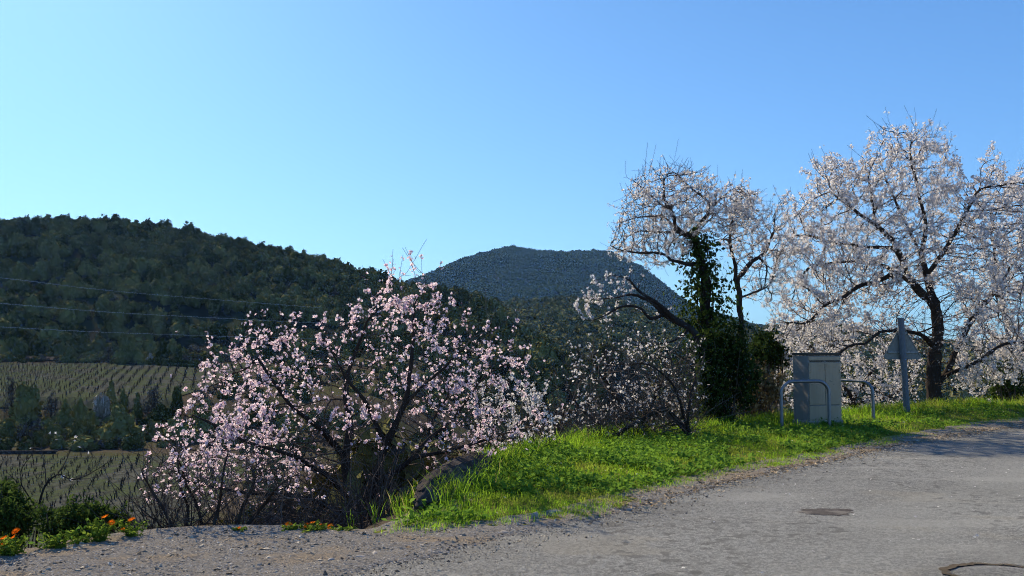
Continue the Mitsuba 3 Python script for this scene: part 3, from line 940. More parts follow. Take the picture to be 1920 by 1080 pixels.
class Skel:
    def __init__(self):
        self.p, self.par, self.r, self.lim = [], [], [], []

    def limb(self, pts, r0, r1, step=0.12, rng=None, wob=0.0):
        """a hand-placed limb; it starts from the nearest node there is"""
        q = spline(pts, step)
        if rng is not None and wob:
            q = q + (meshkit.noise(q * 3.1 + 5, 1)[:, None] - 0.5) * wob * rng.normal(size=(1, 3)) * np.linspace(0, 1, len(q))[:, None]
        par = -1
        start = 0
        if self.p:
            par = int(np.argmin(np.linalg.norm(np.array(self.p) - q[0], axis=1)))
            if np.linalg.norm(self.p[par] - q[0]) < step * 0.7:
                start = 1
        for i in range(start, len(q)):
            self.p.append(q[i])
            self.par.append(par)
            self.r.append(r0 + (r1 - r0) * i / max(1, len(q) - 1))
            par = len(self.p) - 1

    def colonize(self, att, step, di, dk, iters, rng, up=0.0, keep=0.35, jit=0.12):
        att = np.array(att)
        direction = [np.zeros(3) for _ in self.p]
        for i, pa in enumerate(self.par):
            if pa >= 0:
                direction[i] = unit(self.p[i] - self.p[pa])
        for _ in range(iters):
            if len(att) == 0:
                break
            P = np.array(self.p)
            tree = cKDTree(P)
            d, k = tree.query(att, distance_upper_bound=di)
            ok = np.isfinite(d)
            if not ok.any():
                break
            idx = k[ok]
            vec = unit(att[ok] - P[idx])
            acc = np.zeros_like(P)
            np.add.at(acc, idx, vec)
            act = np.unique(idx)
            dirs = unit(unit(acc[act]) + keep * np.array([direction[a] for a in act]) + np.array([0, 0, up]) + rng.normal(size=(len(act), 3)) * jit)
            new = P[act] + dirs * step
            dn, _ = tree.query(new)
            good = dn > step * 0.45
            if not good.any():
                break
            for a, q, dd in zip(act[good], new[good], dirs[good]):
                self.p.append(q)
                self.par.append(int(a))
                self.r.append(0.0)
                direction.append(dd)
            nt = cKDTree(new[good])
            d2, _ = nt.query(att)
            att = att[d2 > dk]

    def shoots(self, n, length, step, rng, up=0.5, where=None, out=None):
        """straight young shoots from thin wood"""
        P = np.array(self.p)
        par = np.array(self.par)
        nk = np.zeros(len(P), int)
        np.add.at(nk, par[par >= 0], 1)
        cand = np.where((nk <= 1) & (np.array(self.r) == 0))[0]
        if where is not None:
            cand = cand[where(P[cand])]
        if len(cand) == 0:
            return
        for a in rng.choice(cand, min(n, len(cand)), replace=False):
            pa = par[a]
            d = unit(P[a] - P[pa]) if pa >= 0 else np.array([0, 0, 1.0])
            d = unit(d + np.array([0, 0, up]) + rng.normal(size=3) * 0.3)
            L = rng.uniform(*length)
            prev, q = int(a), P[a]
            for _ in range(max(1, int(L / step))):
                d = unit(d + rng.normal(size=3) * 0.06 + [0, 0, 0.05])
                q = q + d * step
                self.p.append(q)
                self.par.append(prev)
                self.r.append(0.0)
                prev = len(self.p) - 1

    def finish(self, tip=0.0022, power=2.3):
        P, par = np.array(self.p), np.array(self.par)
        n = len(P)
        kids = np.zeros(n)
        acc = np.zeros(n)
        pip = np.zeros(n)
        for i in range(n - 1, -1, -1):
            pip[i] = max(acc[i], tip**power * (1 + 0.05))
            if par[i] >= 0:
                acc[par[i]] += pip[i] * 1.006
        R = pip ** (1 / power)
        self.R = np.maximum(R, np.array(self.r))
        for i in range(n):  # never thicker than the parent
            if par[i] >= 0:
                self.R[i] = min(self.R[i], self.R[par[i]] * 1.02)
        self.P, self.PAR = P, par
        best = np.full(n, -1)
        order = np.argsort(self.R + 1e-7 * np.arange(n))
        for i in order:
            if par[i] >= 0:
                best[par[i]] = i
        self.chains = []
        for i in range(n):
            if par[i] < 0 or best[par[i]] != i:
                ch = [par[i]] if par[i] >= 0 else []
                k = i
                while k >= 0:
                    ch.append(k)
                    k = best[k]
                if len(ch) > 1:
                    self.chains.append(ch)
        tips = np.ones(n, bool)
        tips[par[par >= 0]] = False
        self.tips = np.where(tips)[0]
        return self

    def meshes(self, key, thick, rng, trunk_n=1):
        """trunk and limbs as parts of their own, the rest as one part of twigs"""
        big, tw = [], MB()
        for ch in self.chains:
            pts, rad = self.P[ch], self.R[ch].copy()
            rad[0] = min(rad[0], rad[1] * 1.25)
            if len(pts) > 3:
                sm = pts.copy()
                sm[1:-1] = 0.25 * pts[:-2] + 0.5 * pts[1:-1] + 0.25 * pts[2:]
                pts = sm
            rm = rad[1]
            if rm > thick:
                ns = meshkit.noise(pts * 9, 2) - 0.5
                big.append((rm, pts, rad * (1 + 0.22 * ns)))
            else:
                k = 5 if rm > 0.012 else 4 if rm > 0.006 else 3
                v, f = tube(pts, rad, k, False)
                tw.add(v, f, (rng.uniform(), 0))
        big.sort(key=lambda b: -b[0])
        for i, (rm, pts, rad) in enumerate(big):
            mb = MB()
            v, f = tube(pts, rad, 10 if rm > 0.05 else 7)
            v = v + (meshkit.fbm(v * [16, 16, 5], 3, 3)[:, None] - 0.5) * 0.55 * rm * rng.choice([-1, 1], 3)
            mb.add(v, f, (rng.uniform(), 0))
            put(key, 'trunk' if i < trunk_n else 'limb', mb, 'bark', smooth=True)
        put(key, 'twigs', tw, 'twig_mat', kind='stuff')


def flower_proto(petals=5, cup=0.35, w=0.42, calyx=True, notch=True):
    v, f, uv = [], [], []
    for k in range(petals):
        a = k * 2 * math.pi / petals
        e, s = np.array([math.cos(a), math.sin(a), 0]), np.array([-math.sin(a), math.cos(a), 0])
        z = np.array([0, 0, 1.0])
        b = len(v)
        v += [e * 0.06, e * 0.5 + s * w + z * cup * 0.35, e * 0.92 + s * w * 0.55 + z * cup, e * 0.92 - s * w * 0.55 + z * cup, e * 0.5 - s * w + z * cup * 0.35]
        uv += [[0, 0], [0, .6], [0, 1], [0, 1], [0, .6]]
        f += [[b, b + 1, b + 4], [b + 1, b + 2, b + 3], [b + 1, b + 3, b + 4]]
    if calyx:
        b = len(v)
        v += [np.array([math.cos(t) * 0.2, math.sin(t) * 0.2, 0.02]) for t in np.arange(3) * 2.094] + [np.array([0, 0, -0.42])]
        uv += [[0, 2]] * 4
        f += [[b, b + 1, b + 3], [b + 1, b + 2, b + 3], [b + 2, b, b + 3]]
    return np.array(v), np.array(f), np.array(uv, float)


FLOWERS = [flower_proto(5, 0.30, 0.40), flower_proto(5, 0.62, 0.36), flower_proto(5, 0.1, 0.42)]
def tiny_flower(n, cup):
    v, f, uv = [], [], []
    for k in range(n):
        a = k * 2 * math.pi / n
        e, t = np.array([math.cos(a), math.sin(a), 0]), np.array([-math.sin(a), math.cos(a), 0])
        b = len(v)
        v += [np.array([0, 0, 0.0]), e * .6 + t * .46 + [0, 0, cup * .5], e + [0, 0, cup], e * .6 - t * .46 + [0, 0, cup * .5]]
        uv += [[0, 0.12], [0, .7], [0, 1], [0, .7]]
        f += [[b, b + 1, b + 3], [b + 1, b + 2, b + 3]]
    return np.array(v), np.array(f), np.array(uv, float)


SMALLF = [tiny_flower(5, .35), tiny_flower(4, .7), tiny_flower(5, .1)]
BUD = (np.array([[1, 0, 0], [-.5, .87, 0], [-.5, -.87, 0], [0, 0, 1.5], [0, 0, -1.2]]) * 0.42, np.array([[0, 1, 3], [1, 2, 3], [2, 0, 3], [1, 0, 4], [2, 1, 4], [0, 2, 4]]), np.array([[0, 2.0]] * 3 + [[0, .8], [0, 2.0]]))


def blossom_points(sk, n, rng, rmax, weight=None, spread=0.03, clump=3):
    """places on thin wood, several flowers to a spur"""
    cand = np.where(sk.R < rmax)[0]
    cand = cand[sk.PAR[cand] >= 0]
    w = np.ones(len(cand)) if weight is None else weight(sk.P[cand])
    w = w * (0.12 + meshkit.noise(sk.P[cand] * 2.4, 6) ** 3 * 3)
    m = max(1, n // clump)
    k = rng.choice(cand, m, p=w / w.sum())
    t = rng.uniform(0, 1, (m, 1))
    base = sk.P[k] * t + sk.P[sk.PAR[k]] * (1 - t)
    base = np.repeat(base, clump, 0)
    d = unit(rng.normal(size=base.shape) + [0, 0, 0.35])
    return base + d * spread * rng.uniform(0.4, 1.2, (len(base), 1)), d


def add_blossoms(key, pos, d, size, rng, mat, protos=FLOWERS, singles=0, buds=0.12, name='blossom'):
    n = len(pos)
    s = size * np.clip(np.exp(rng.normal(-.08, .24, n)), .5, 1.5)
    u = rng.uniform(0, 1, n)
    face = unit(d + rng.normal(size=d.shape) * 0.5)
    R = frames(face, rng)
    kind = rng.integers(0, len(protos), n)
    isbud = rng.uniform(size=n) < buds
    order = np.argsort(np.linalg.norm(pos - EYE, axis=1) + isbud * 99)
    single = np.zeros(n, bool)
    if singles:
        single[order[:min(n, singles * 4)][::4][:singles]] = True
    for i in np.where(single)[0]:
        pv, pf, puv = protos[kind[i]]
        v, f, uv = batch(pv, pf, puv, R[i:i + 1], s[i:i + 1], pos[i:i + 1], u[i:i + 1])
        part(key, name, (v, f), mat, uv=uv)
    mb = MB()
    for k, (pv, pf, puv) in enumerate(protos):
        q = ~single & (kind == k) & ~isbud
        if q.any():
            mb.add(*batch(pv, pf, puv, R[q], s[q], pos[q], u[q]))
    q = isbud & ~single
    if q.any():
        mb.add(*batch(*BUD, R[q], s[q] * 0.6, pos[q], u[q]))
    put(key, name + '_mass' if singles else name + 's', mb, mat, kind='stuff')


def ground_z(x, y):
    return float(land(x, y)[0])


# ---- the pink almond at the edge of the gravel
rng = np.random.default_rng(101)
key = thing('almond_tree', 'pink-flowering many-stemmed almond tree filling the middle of the view behind the gravel edge', 'tree')
PINK = [(268, 960), (252, 885), (300, 800), (345, 740), (375, 672), (430, 655), (478, 622), (535, 600), (585, 650), (630, 590), (690, 560), (705, 528), (745, 515), (790, 506), (835, 530), (868, 575), (900, 600), (945, 612), (965, 640), (1000, 662), (1003, 705),
        (985, 745), (1030, 770), (1040, 820), (960, 850), (860, 870), (800, 900), (740, 940), (690, 965), (560, 965), (420, 960)]
sk = Skel()
YP = 12.4
b0 = at(668, 1010, YP); b0[2] = ground_z(b0[0], b0[1]) - 0.1
for pts, r0, r1 in (
    ([(None), (655, 930, 0), (650, 860, .05), (656, 800, .1), (646, 735, .2), (662, 660, .25), (700, 590, .2)], .105, .016),
    ([(668, 985, 0), (705, 905, -.1), (722, 835, -.2), (760, 755, -.3), (775, 660, -.3), (778, 570, -.2)], .085, .014),
    ([(722, 835, -.2), (690, 765, -.4), (640, 690, -.6), (600, 640, -.7)], .045, .010),
    ([(650, 860, .05), (610, 815, -.3), (555, 770, -.6), (500, 700, -.7), (480, 650, -.6)], .05, .009),
    ([(655, 930, 0), (600, 885, -.5), (530, 850, -.9), (440, 815, -1.1), (370, 780, -1.1)], .045, .008),
    ([(705, 905, -.1), (775, 860, .1), (830, 800, .3), (890, 740, .4), (940, 690, .4)], .05, .010),
    ([(775, 860, .1), (860, 840, .3), (940, 815, .5), (1000, 800, .6)], .03, .008),
    ([(760, 755, -.3), (830, 690, -.5), (880, 640, -.5)], .03, .008),
    ([(655, 960, 0), (560, 930, -.6), (460, 925, -1.0), (360, 905, -1.2)], .035, .007),
    ([(668, 995, 0.1), (740, 930, .5), (790, 870, .8), (810, 790, .9), (850, 720, .9)], .05, .009),
):
    q = [b0 if c is None else at(c[0], c[1], YP + c[2]) for c in pts]
    if pts[0] is not None:
        j = np.argmin(np.linalg.norm(np.array(sk.p) - q[0], axis=1))
        q[0] = sk.p[j]
    sk.limb(q, r0 * .78, r1 * .8, 0.11, rng, 0.14)
# separate thin stems from the same root, low on the left
att = in_outline(PINK, 5200, YP, 1.5, rng)
sk.colonize(att, 0.08, 1.0, 0.135, 180, rng, up=0.10, keep=0.45, jit=0.22)
sk.colonize(in_outline([(450, 960), (470, 830), (600, 770), (800, 770), (960, 800), (940, 860), (800, 930), (700, 985), (520, 985)], 2600, YP + .2, 1.3, rng), 0.07, 0.6, 0.11, 90, rng, up=0.15, keep=0.4, jit=0.3)
sk.shoots(900, (0.2, 0.6), 0.07, rng, up=0.7)
sk.finish(0.0024)
sk.meshes(key, 0.017, rng)
pinkw = lambda P: np.clip(1.25 - np.abs(seen(P)[0] - 700) / 900, .3, 1) * (0.06 + sstep(960, 760, seen(P)[1]) * (seen(P)[0] >= 560) + 1.3 * sstep(1000, 860, seen(P)[1]) * (seen(P)[0] < 560)) * (0.10 + sstep(0.45, 1.05, np.linalg.norm((P - at(690, 900, YP)) / [2.2, 1.7, 2.0], axis=1)))
pos, d = blossom_points(sk, 9500, rng, 0.0052, pinkw, 0.034, 3)
add_blossoms(key, pos, d, 0.0205, rng, 'pink_petal', singles=300, buds=0.2)

# ---- low bare stems at the tree's left foot
rng = np.random.default_rng(102)
key = thing('almond_sapling', 'clump of low almost bare almond stems left of the pink almond at the gravel edge', 'shrub')
sk = Skel()
for x0, y0, pts in ((332, 1004, ((310, 960), (285, 920), (262, 880))), (345, 1004, ((350, 950), (330, 900), (322, 850))), (388, 1003, ((370, 945), (345, 900), (335, 860))), (395, 1003, ((410, 950), (415, 900), (430, 850))), (440, 1001, ((455, 950), (475, 905), (470, 860))), (446, 1001, ((490, 950), (520, 915), (560, 890)))):
    Y = 9.4 + rng.uniform(-.25, .3)
    b = at(x0, y0, Y); b[2] = ground_z(b[0], b[1]) - 0.05
    q = [b] + [at(a, c, Y + rng.uniform(-.2, .2)) for a, c in pts]
    n0 = len(sk.p)
    tmp = Skel(); tmp.limb(q, 0.014, 0.005, 0.07, rng, .1)
    sk.p += tmp.p; sk.r += tmp.r; sk.par += [(-1 if k < 0 else k + n0) for k in tmp.par]
att = in_outline([(255, 950), (262, 860), (330, 830), (440, 830), (560, 870), (600, 940), (560, 985), (420, 985), (330, 985)], 1700, 9.5, 0.45, rng)
sk.colonize(att, 0.05, 0.5, 0.075, 90, rng, up=0.1, keep=0.5, jit=.2)
sk.shoots(350, (0.12, 0.4), 0.05, rng, up=0.6)
sk.finish(0.0022)
sk.meshes(key, 0.011, rng)
pos, d = blossom_points(sk, 330, rng, 0.004, lambda P: sstep(960, 850, seen(P)[1]) + .03, 0.028, 3)
add_blossoms(key, pos, d, 0.019, rng, 'pink_petal', buds=0.15)

# ---- bare sapling with a few white blossoms, left
rng = np.random.default_rng(103)
key = thing('bare_sapling', 'thin bare sapling with a few white blossoms rising from the green bushes on the left', 'tree')
sk = Skel()
Y = 9.9
b = at(66, 1015, Y); b[2] = ground_z(b[0], b[1]) - 0.05
for q, r0, r1 in (([b, at(72, 960, Y), at(86, 905, Y)], .016, .010), ([at(86, 905, Y), at(84, 870, Y - .1), at(78, 825, Y - .1)], .008, .003), ([at(86, 905, Y), at(108, 888, Y + .1), at(122, 868, Y + .1), at(140, 826, Y + .2)], .009, .003),
                  ([at(108, 888, Y + .1), at(140, 900, Y - .1), at(180, 884, Y - .2), at(212, 862, Y - .3)], .006, .0025), ([at(72, 960, Y), at(40, 910, Y), at(14, 886, Y)], .008, .003), ([at(40, 910, Y), at(38, 880, Y), at(62, 850, Y)], .005, .0025)):
    sk.limb(q, r0, r1, 0.05, rng, .05)
att = in_outline([(0, 930), (0, 850), (60, 815), (150, 800), (215, 850), (190, 900), (100, 920)], 130, Y, 0.35, rng)
sk.colonize(att, 0.05, 0.35, 0.11, 40, rng, keep=0.7)
sk.finish(0.0022)
sk.meshes(key, 0.009, rng)
pts = [(112, 812), (96, 816), (104, 822), (140, 824), (143, 820), (120, 893), (160, 852), (134, 920), (132, 916), (98, 808), (147, 834), (60, 842)]
P_ = np.array([sk.P[np.argmin(np.hypot(*(np.array(seen(sk.P)) - np.array(q)[:, None])))] for q in pts])
add_blossoms(key, P_, unit(rng.normal(size=P_.shape)), 0.019, rng, 'white_petal', buds=0.0)

# ---- whitish almond to the right of the pink one, lower on the bank
rng = np.random.default_rng(104)
key = thing('almond_tree', 'low pale almond tree on the bank between the pink almond and the boulder', 'tree')
sk = Skel()
Y = 14.6
b = at(905, 900, Y); b[2] = ground_z(b[0], b[1]) - 0.1
for q, r0, r1 in (([b, at(915, 850, Y), at(930, 790, Y)], .05, .02), ([at(915, 850, Y), at(960, 810, Y + .2), at(1000, 770, Y + .2)], .03, .008), ([at(915, 850, Y), at(890, 800, Y), at(900, 750, Y)], .025, .008), ([b + [0, 0, .25], at(975, 850, Y - .2), at(1030, 835, Y - .3)], .022, .007)):
    sk.limb(q, r0, r1, 0.1, rng, .1)
att = in_outline([(870, 860), (880, 760), (900, 725), (960, 720), (1010, 735), (1045, 775), (1050, 830), (1020, 850), (940, 870)], 800, Y, 1.0, rng)
sk.colonize(att, 0.08, 0.8, 0.13, 90, rng, up=.1, keep=.5)
sk.shoots(160, (.15, .45), .07, rng, up=.6)
sk.finish(0.0026)
sk.meshes(key, 0.018, rng)
pos, d = blossom_points(sk, 1500, rng, 0.005, lambda P: .2 + sstep(860, 760, seen(P)[1]), 0.03, 2)
add_blossoms(key, pos, d, 0.022, rng, 'white_petal', buds=0.2)

# ---- sparse almond scrub in the middle
rng = np.random.default_rng(105)
for lab, Y, bx, by, outline, nf, limbs in (
    ('thinly flowering almond thicket standing left of the ivy-covered tree behind the grass', 17.6, 1190, 850, [(1055, 800), (1050, 730), (1085, 660), (1150, 645), (1230, 640), (1300, 660), (1310, 740), (1290, 820), (1190, 840), (1090, 830)], 1900,
     (((1190, 800), (1150, 740), (1120, 690)), ((1200, 800), (1230, 740), (1262, 690)), ((1170, 820), (1110, 790), (1075, 750)), ((1215, 815), (1270, 790), (1300, 740)))),
    ('straggling almond with long low branches creeping over the grass edge beside the ivy', 16.8, 1290, 835, [(1040, 845), (1090, 790), (1180, 760), (1260, 700), (1300, 660), (1320, 740), (1310, 820), (1200, 838), (1100, 850)], 420,
     (((1262, 780), (1230, 765), (1180, 800), (1100, 835), (1052, 852)), ((1280, 770), (1262, 720), (1225, 690), (1160, 680)), ((1290, 760), (1300, 700), (1260, 660)))),
):
    key = thing('almond_thicket', lab, 'tree')
    sk = Skel()
    b = at(bx, by, Y); b[2] = ground_z(b[0], b[1]) - 0.1
    sk.limb([b, b + [0.02, 0, .25]], .05, .04, .1)
    for L in limbs:
        q = [sk.p[-1] if False else b + [0, 0, .2]] + [at(a, c, Y + rng.uniform(-.4, .4)) for a, c in L]
        sk.limb(q, .032, .007, .1, rng, .15)
    att = in_outline(outline, 2600, Y, 1.1, rng)
    sk.colonize(att, 0.10, 0.9, 0.13, 110, rng, up=.1, keep=.6)
    sk.shoots(600, (.2, .65), .08, rng, up=.5)
    sk.finish(0.0034)
    sk.meshes(key, 0.018, rng)
    pos, d = blossom_points(sk, nf, rng, 0.007, None, 0.032, 2)
    add_blossoms(key, pos, d, 0.021, rng, 'white_petal', buds=0.2)

# ---- the limb that leans out over the valley
rng = np.random.default_rng(106)
key = thing('almond_tree', 'leaning almond with a crooked dark limb reaching left across the distant mountain', 'tree')
sk = Skel()
Y = 20.6
b = at(1356, 830, Y); b[2] = ground_z(b[0], b[1]) - 0.1
for q, r0, r1 in (([b] + [at(a, c, Y) for a, c in ((1354, 760), (1335, 680), (1300, 622), (1265, 599))], .11, .075),
                  ([at(a, c, Y + e) for a, c, e in ((1265, 599, 0), (1245, 590, .1), (1232, 574, .1), (1207, 560, .2), (1183, 553, .2), (1150, 556, .3))], .065, .012),
                  ([at(a, c, Y + e) for a, c, e in ((1262, 597, 0), (1241, 575, -.1), (1219, 560, -.2), (1197, 545, -.2), (1181, 525, -.3), (1150, 515, -.3))], .055, .010),
                  ([at(a, c, Y + e) for a, c, e in ((1245, 590, .1), (1219, 598, -.2), (1203, 578, -.3), (1167, 574, -.4), (1127, 596, -.4), (1100, 602, -.4))], .04, .008),
                  ([at(a, c, Y + e) for a, c, e in ((1290, 620, 0), (1262, 640, -.3), (1225, 645, -.5), (1190, 640, -.6))], .03, .007)):
    sk.limb(q, r0, r1, 0.10, rng, .12)
LIMB = [(1062, 575), (1100, 525), (1150, 500), (1200, 500), (1235, 520), (1262, 545), (1275, 590), (1240, 610), (1180, 600), (1130, 620), (1085, 590)]
sk.colonize(in_outline(LIMB, 420, Y, .7, rng), 0.10, 0.7, 0.17, 60, rng, up=.12, keep=.55)
sk.shoots(70, (.12, .4), .07, rng, up=.8)
sk.finish(0.003)
sk.meshes(key, 0.02, rng)
pos, d = blossom_points(sk, 620, rng, 0.006, lambda P: .25 + sstep(1215, 1130, seen(P)[0]) * 1.5 + (seen(P)[1] < 530) * .5, 0.035, 3)
add_blossoms(key, pos, d, 0.027, rng, 'white_petal', buds=0.12)

# ---- the ivy-clad almond
rng = np.random.default_rng(107)
YI = 21.8
key = thing('almond_tree', 'tall sparsely flowering almond with an ivy-covered trunk standing against the sky', 'tree')
sk = Skel()
b = at(1335, 845, YI); b[2] = ground_z(b[0], b[1]) - 0.15
A = lambda *pts: [at(p[0], p[1], YI + (p[2] if len(p) > 2 else 0)) for p in pts]
for q, r0, r1 in (([b] + A((1332, 760), (1326, 660), (1322, 560), (1316, 492), (1307, 444)), .19, .10),
                  (A((1307, 444), (1277, 436, -.1), (1262, 424, -.1), (1253, 397, -.2), (1247, 370, -.2), (1244, 335, -.2)), .085, .018),
                  (A((1307, 450), (1301, 433, .2), (1319, 412, .3), (1336, 388, .3), (1354, 370, .3), (1380, 350, .3)), .07, .014),
                  (A((1316, 492), (1292, 498, -.2), (1274, 489, -.4), (1253, 486, -.5), (1247, 474, -.5), (1224, 474, -.6), (1200, 477, -.7), (1173, 475, -.7), (1150, 465, -.7)), .06, .010),
                  (A((1277, 436, -.1), (1230, 434, .3), (1200, 440, .5), (1175, 450, .6)), .035, .008),
                  (A((1262, 424, -.1), (1240, 405, .4), (1205, 404, .6), (1165, 412, .7)), .03, .007),
                  (A((1253, 397, -.2), (1225, 370, 0), (1195, 345, 0)), .025, .007),
                  (A((1336, 388, .3), (1320, 370, .5), (1290, 350, .6), (1270, 325, .6)), .03, .007)):
    sk.limb(q, r0 * (.75 if r0 < .15 else 1), r1 * .75, 0.13, rng, .22)
IVT = [(1150, 430), (1165, 385), (1185, 335), (1225, 312), (1280, 308), (1325, 325), (1345, 350), (1400, 345), (1420, 380), (1400, 430), (1350, 445), (1310, 440), (1290, 480), (1240, 505), (1180, 490), (1140, 480)]
sk.colonize(in_outline(IVT, 5000, YI, 1.5, rng), 0.09, 1.0, 0.12, 120, rng, up=.05, keep=.3, jit=.4)
sk.shoots(1000, (.1, .45), .07, rng, up=.5)
sk.shoots(11, (.3, .8), .1, rng, up=2.5, where=lambda P: (seen(P)[1] < 350) & (seen(P)[0] < 1345))
sk.finish(0.0034, 2.6)
sk.meshes(key, 0.03, rng)
pos, d = blossom_points(sk, 9500, rng, 0.010, lambda P: (.75 + sstep(1230, 1400, seen(P)[0]) * .5) * (.1 + sstep(300, 335, seen(P)[1])), 0.04, 3)
add_blossoms(key, pos, d, 0.024, rng, 'white_petal', SMALLF, buds=0.15)

rng = np.random.default_rng(108)
key = thing('almond_tree', 'slender forked almond rising between the ivy-covered tree and the big white tree', 'tree')
sk = Skel()
YS = 23.5
b = at(1392, 830, YS); b[2] = ground_z(b[0], b[1]) - 0.15
A = lambda *pts: [at(p[0], p[1], YS + (p[2] if len(p) > 2 else 0)) for p in pts]
for q, r0, r1 in (([b] + A((1392, 700), (1388, 620), (1385, 560), (1381, 525), (1375, 477), (1372, 442), (1378, 406), (1395, 370)), .12, .02),
                  (A((1381, 530), (1402, 498, .2), (1422, 483, .3), (1438, 468, .3), (1450, 430, .3)), .07, .014),
                  (A((1375, 455), (1354, 447, -.3), (1335, 449, -.4)), .03, .008),
                  (A((1385, 560), (1410, 550, -.3), (1440, 540, -.4), (1452, 565, -.4)), .03, .008),
                  (A((1422, 483, .3), (1440, 500, .4), (1430, 530, .4)), .02, .007)):
    sk.limb(q, r0, r1, 0.13, rng, .1)
SLT = [(1345, 460), (1360, 400), (1380, 350), (1420, 360), (1450, 385), (1475, 370), (1480, 450), (1475, 540), (1440, 580), (1410, 570), (1400, 520), (1380, 500)]
sk.colonize(in_outline(SLT, 1500, YS, 1.2, rng), 0.11, 1.0, 0.16, 100, rng, up=.05, keep=.3, jit=.4)
sk.shoots(300, (.12, .5), .08, rng, up=.6)
sk.finish(0.0042)
sk.meshes(key, 0.03, rng)
pos, d = blossom_points(sk, 3600, rng, 0.010, lambda P: .2 + sstep(600, 440, seen(P)[1]), 0.04, 3)
add_blossoms(key, pos, d, 0.025, rng, 'white_petal', SMALLF, buds=0.12)

# ---- the big white tree by the road
rng = np.random.default_rng(109)
YW = 26.0
key = thing('almond_tree', 'large white-blossomed almond tree standing behind the road sign', 'tree')
sk = Skel()
b = at(1754, 776, YW); b[2] = ground_z(b[0], b[1]) - 0.15
A = lambda *pts: [at(p[0], p[1], YW + (p[2] if len(p) > 2 else 0)) for p in pts]
for q, r0, r1 in (([b] + A((1752, 735), (1750, 689), (1756, 645), (1758, 604), (1755, 569)), .215, .135),
                  (A((1755, 569), (1732, 555, -.1), (1714, 535, -.2), (1697, 500, -.3), (1680, 465, -.4), (1655, 430, -.5), (1640, 380, -.5)), .13, .025),
                  (A((1755, 569), (1744, 545, .2), (1738, 515, .4), (1728, 480, .5), (1735, 420, .6), (1720, 350, .6), (1705, 290, .5)), .12, .02),
                  (A((1697, 500, -.3), (1660, 522, -.6), (1609, 541, -.9), (1546, 572, -1.2), (1508, 607, -1.3)), .08, .02),
                  (A((1750, 655), (1735, 632, -.4), (1712, 622, -.7), (1660, 625, -1), (1600, 640, -1.2), (1560, 660, -1.3)), .08, .018),
                  (A((1752, 720), (1772, 705, .1), (1788, 668, .2), (1800, 640, .2), (1830, 590, .3), (1870, 540, .4)), .12, .025),
                  (A((1772, 705), (1829, 680, -.5), (1880, 650, -.8), (1930, 640, -1)), .06, .015),
                  (A((1738, 515, .4), (1770, 470, .2), (1800, 420, .1), (1830, 370, 0)), .07, .018),
                  (A((1655, 430, -.5), (1610, 400, -.6), (1560, 360, -.6)), .045, .012),
                  (A((1680, 465, -.4), (1620, 460, .2), (1560, 450, .4), (1500, 440, .5)), .04, .01),
                  (A((1714, 535, -.2), (1660, 500, .7), (1590, 490, 1.1), (1520, 500, 1.2)), .05, .012),
                  (A((1728, 480, .5), (1690, 400, 1.0), (1660, 330, 1.1)), .05, .012)):
    sk.limb(q, r0 * (.8 if r0 < .2 else 1), r1, 0.15, rng, .4)
WHT = [(1450, 640), (1436, 560), (1448, 470), (1465, 400), (1515, 355), (1525, 298), (1560, 285), (1600, 305), (1630, 262), (1645, 232), (1690, 226), (1740, 238), (1782, 250), (1785, 300), (1815, 340), (1850, 300), (1866, 285), (1880, 330), (1930, 325), (2000, 400),
       (2010, 560), (1960, 690), (1880, 730), (1800, 735), (1720, 720), (1690, 640), (1640, 620), (1600, 640), (1580, 680), (1520, 700), (1470, 700)]
sk.colonize(in_outline(WHT, 11000, YW, 2.4, rng), 0.12, 1.3, 0.17, 150, rng, up=.12, keep=.35, jit=.35)
sk.shoots(1500, (.2, .75), .1, rng, up=.7)
sk.finish(0.0042)
sk.meshes(key, 0.035, rng)
pos, d = blossom_points(sk, 54000, rng, 0.013, lambda P: (.25 + .75 * sstep(230, 270, seen(P)[1])) * (.45 + .55 * sstep(0.25, .8, np.linalg.norm((P - at(1735, 520, YW)) / [3.6, 2.6, 3.6], axis=1))) * (1 - .9 * (np.abs(seen(P)[0] - 1752) < 42) * (seen(P)[1] > 545)), 0.085, 4)
add_blossoms(key, pos, d, 0.031, rng, 'white_petal', SMALLF, buds=0.08)

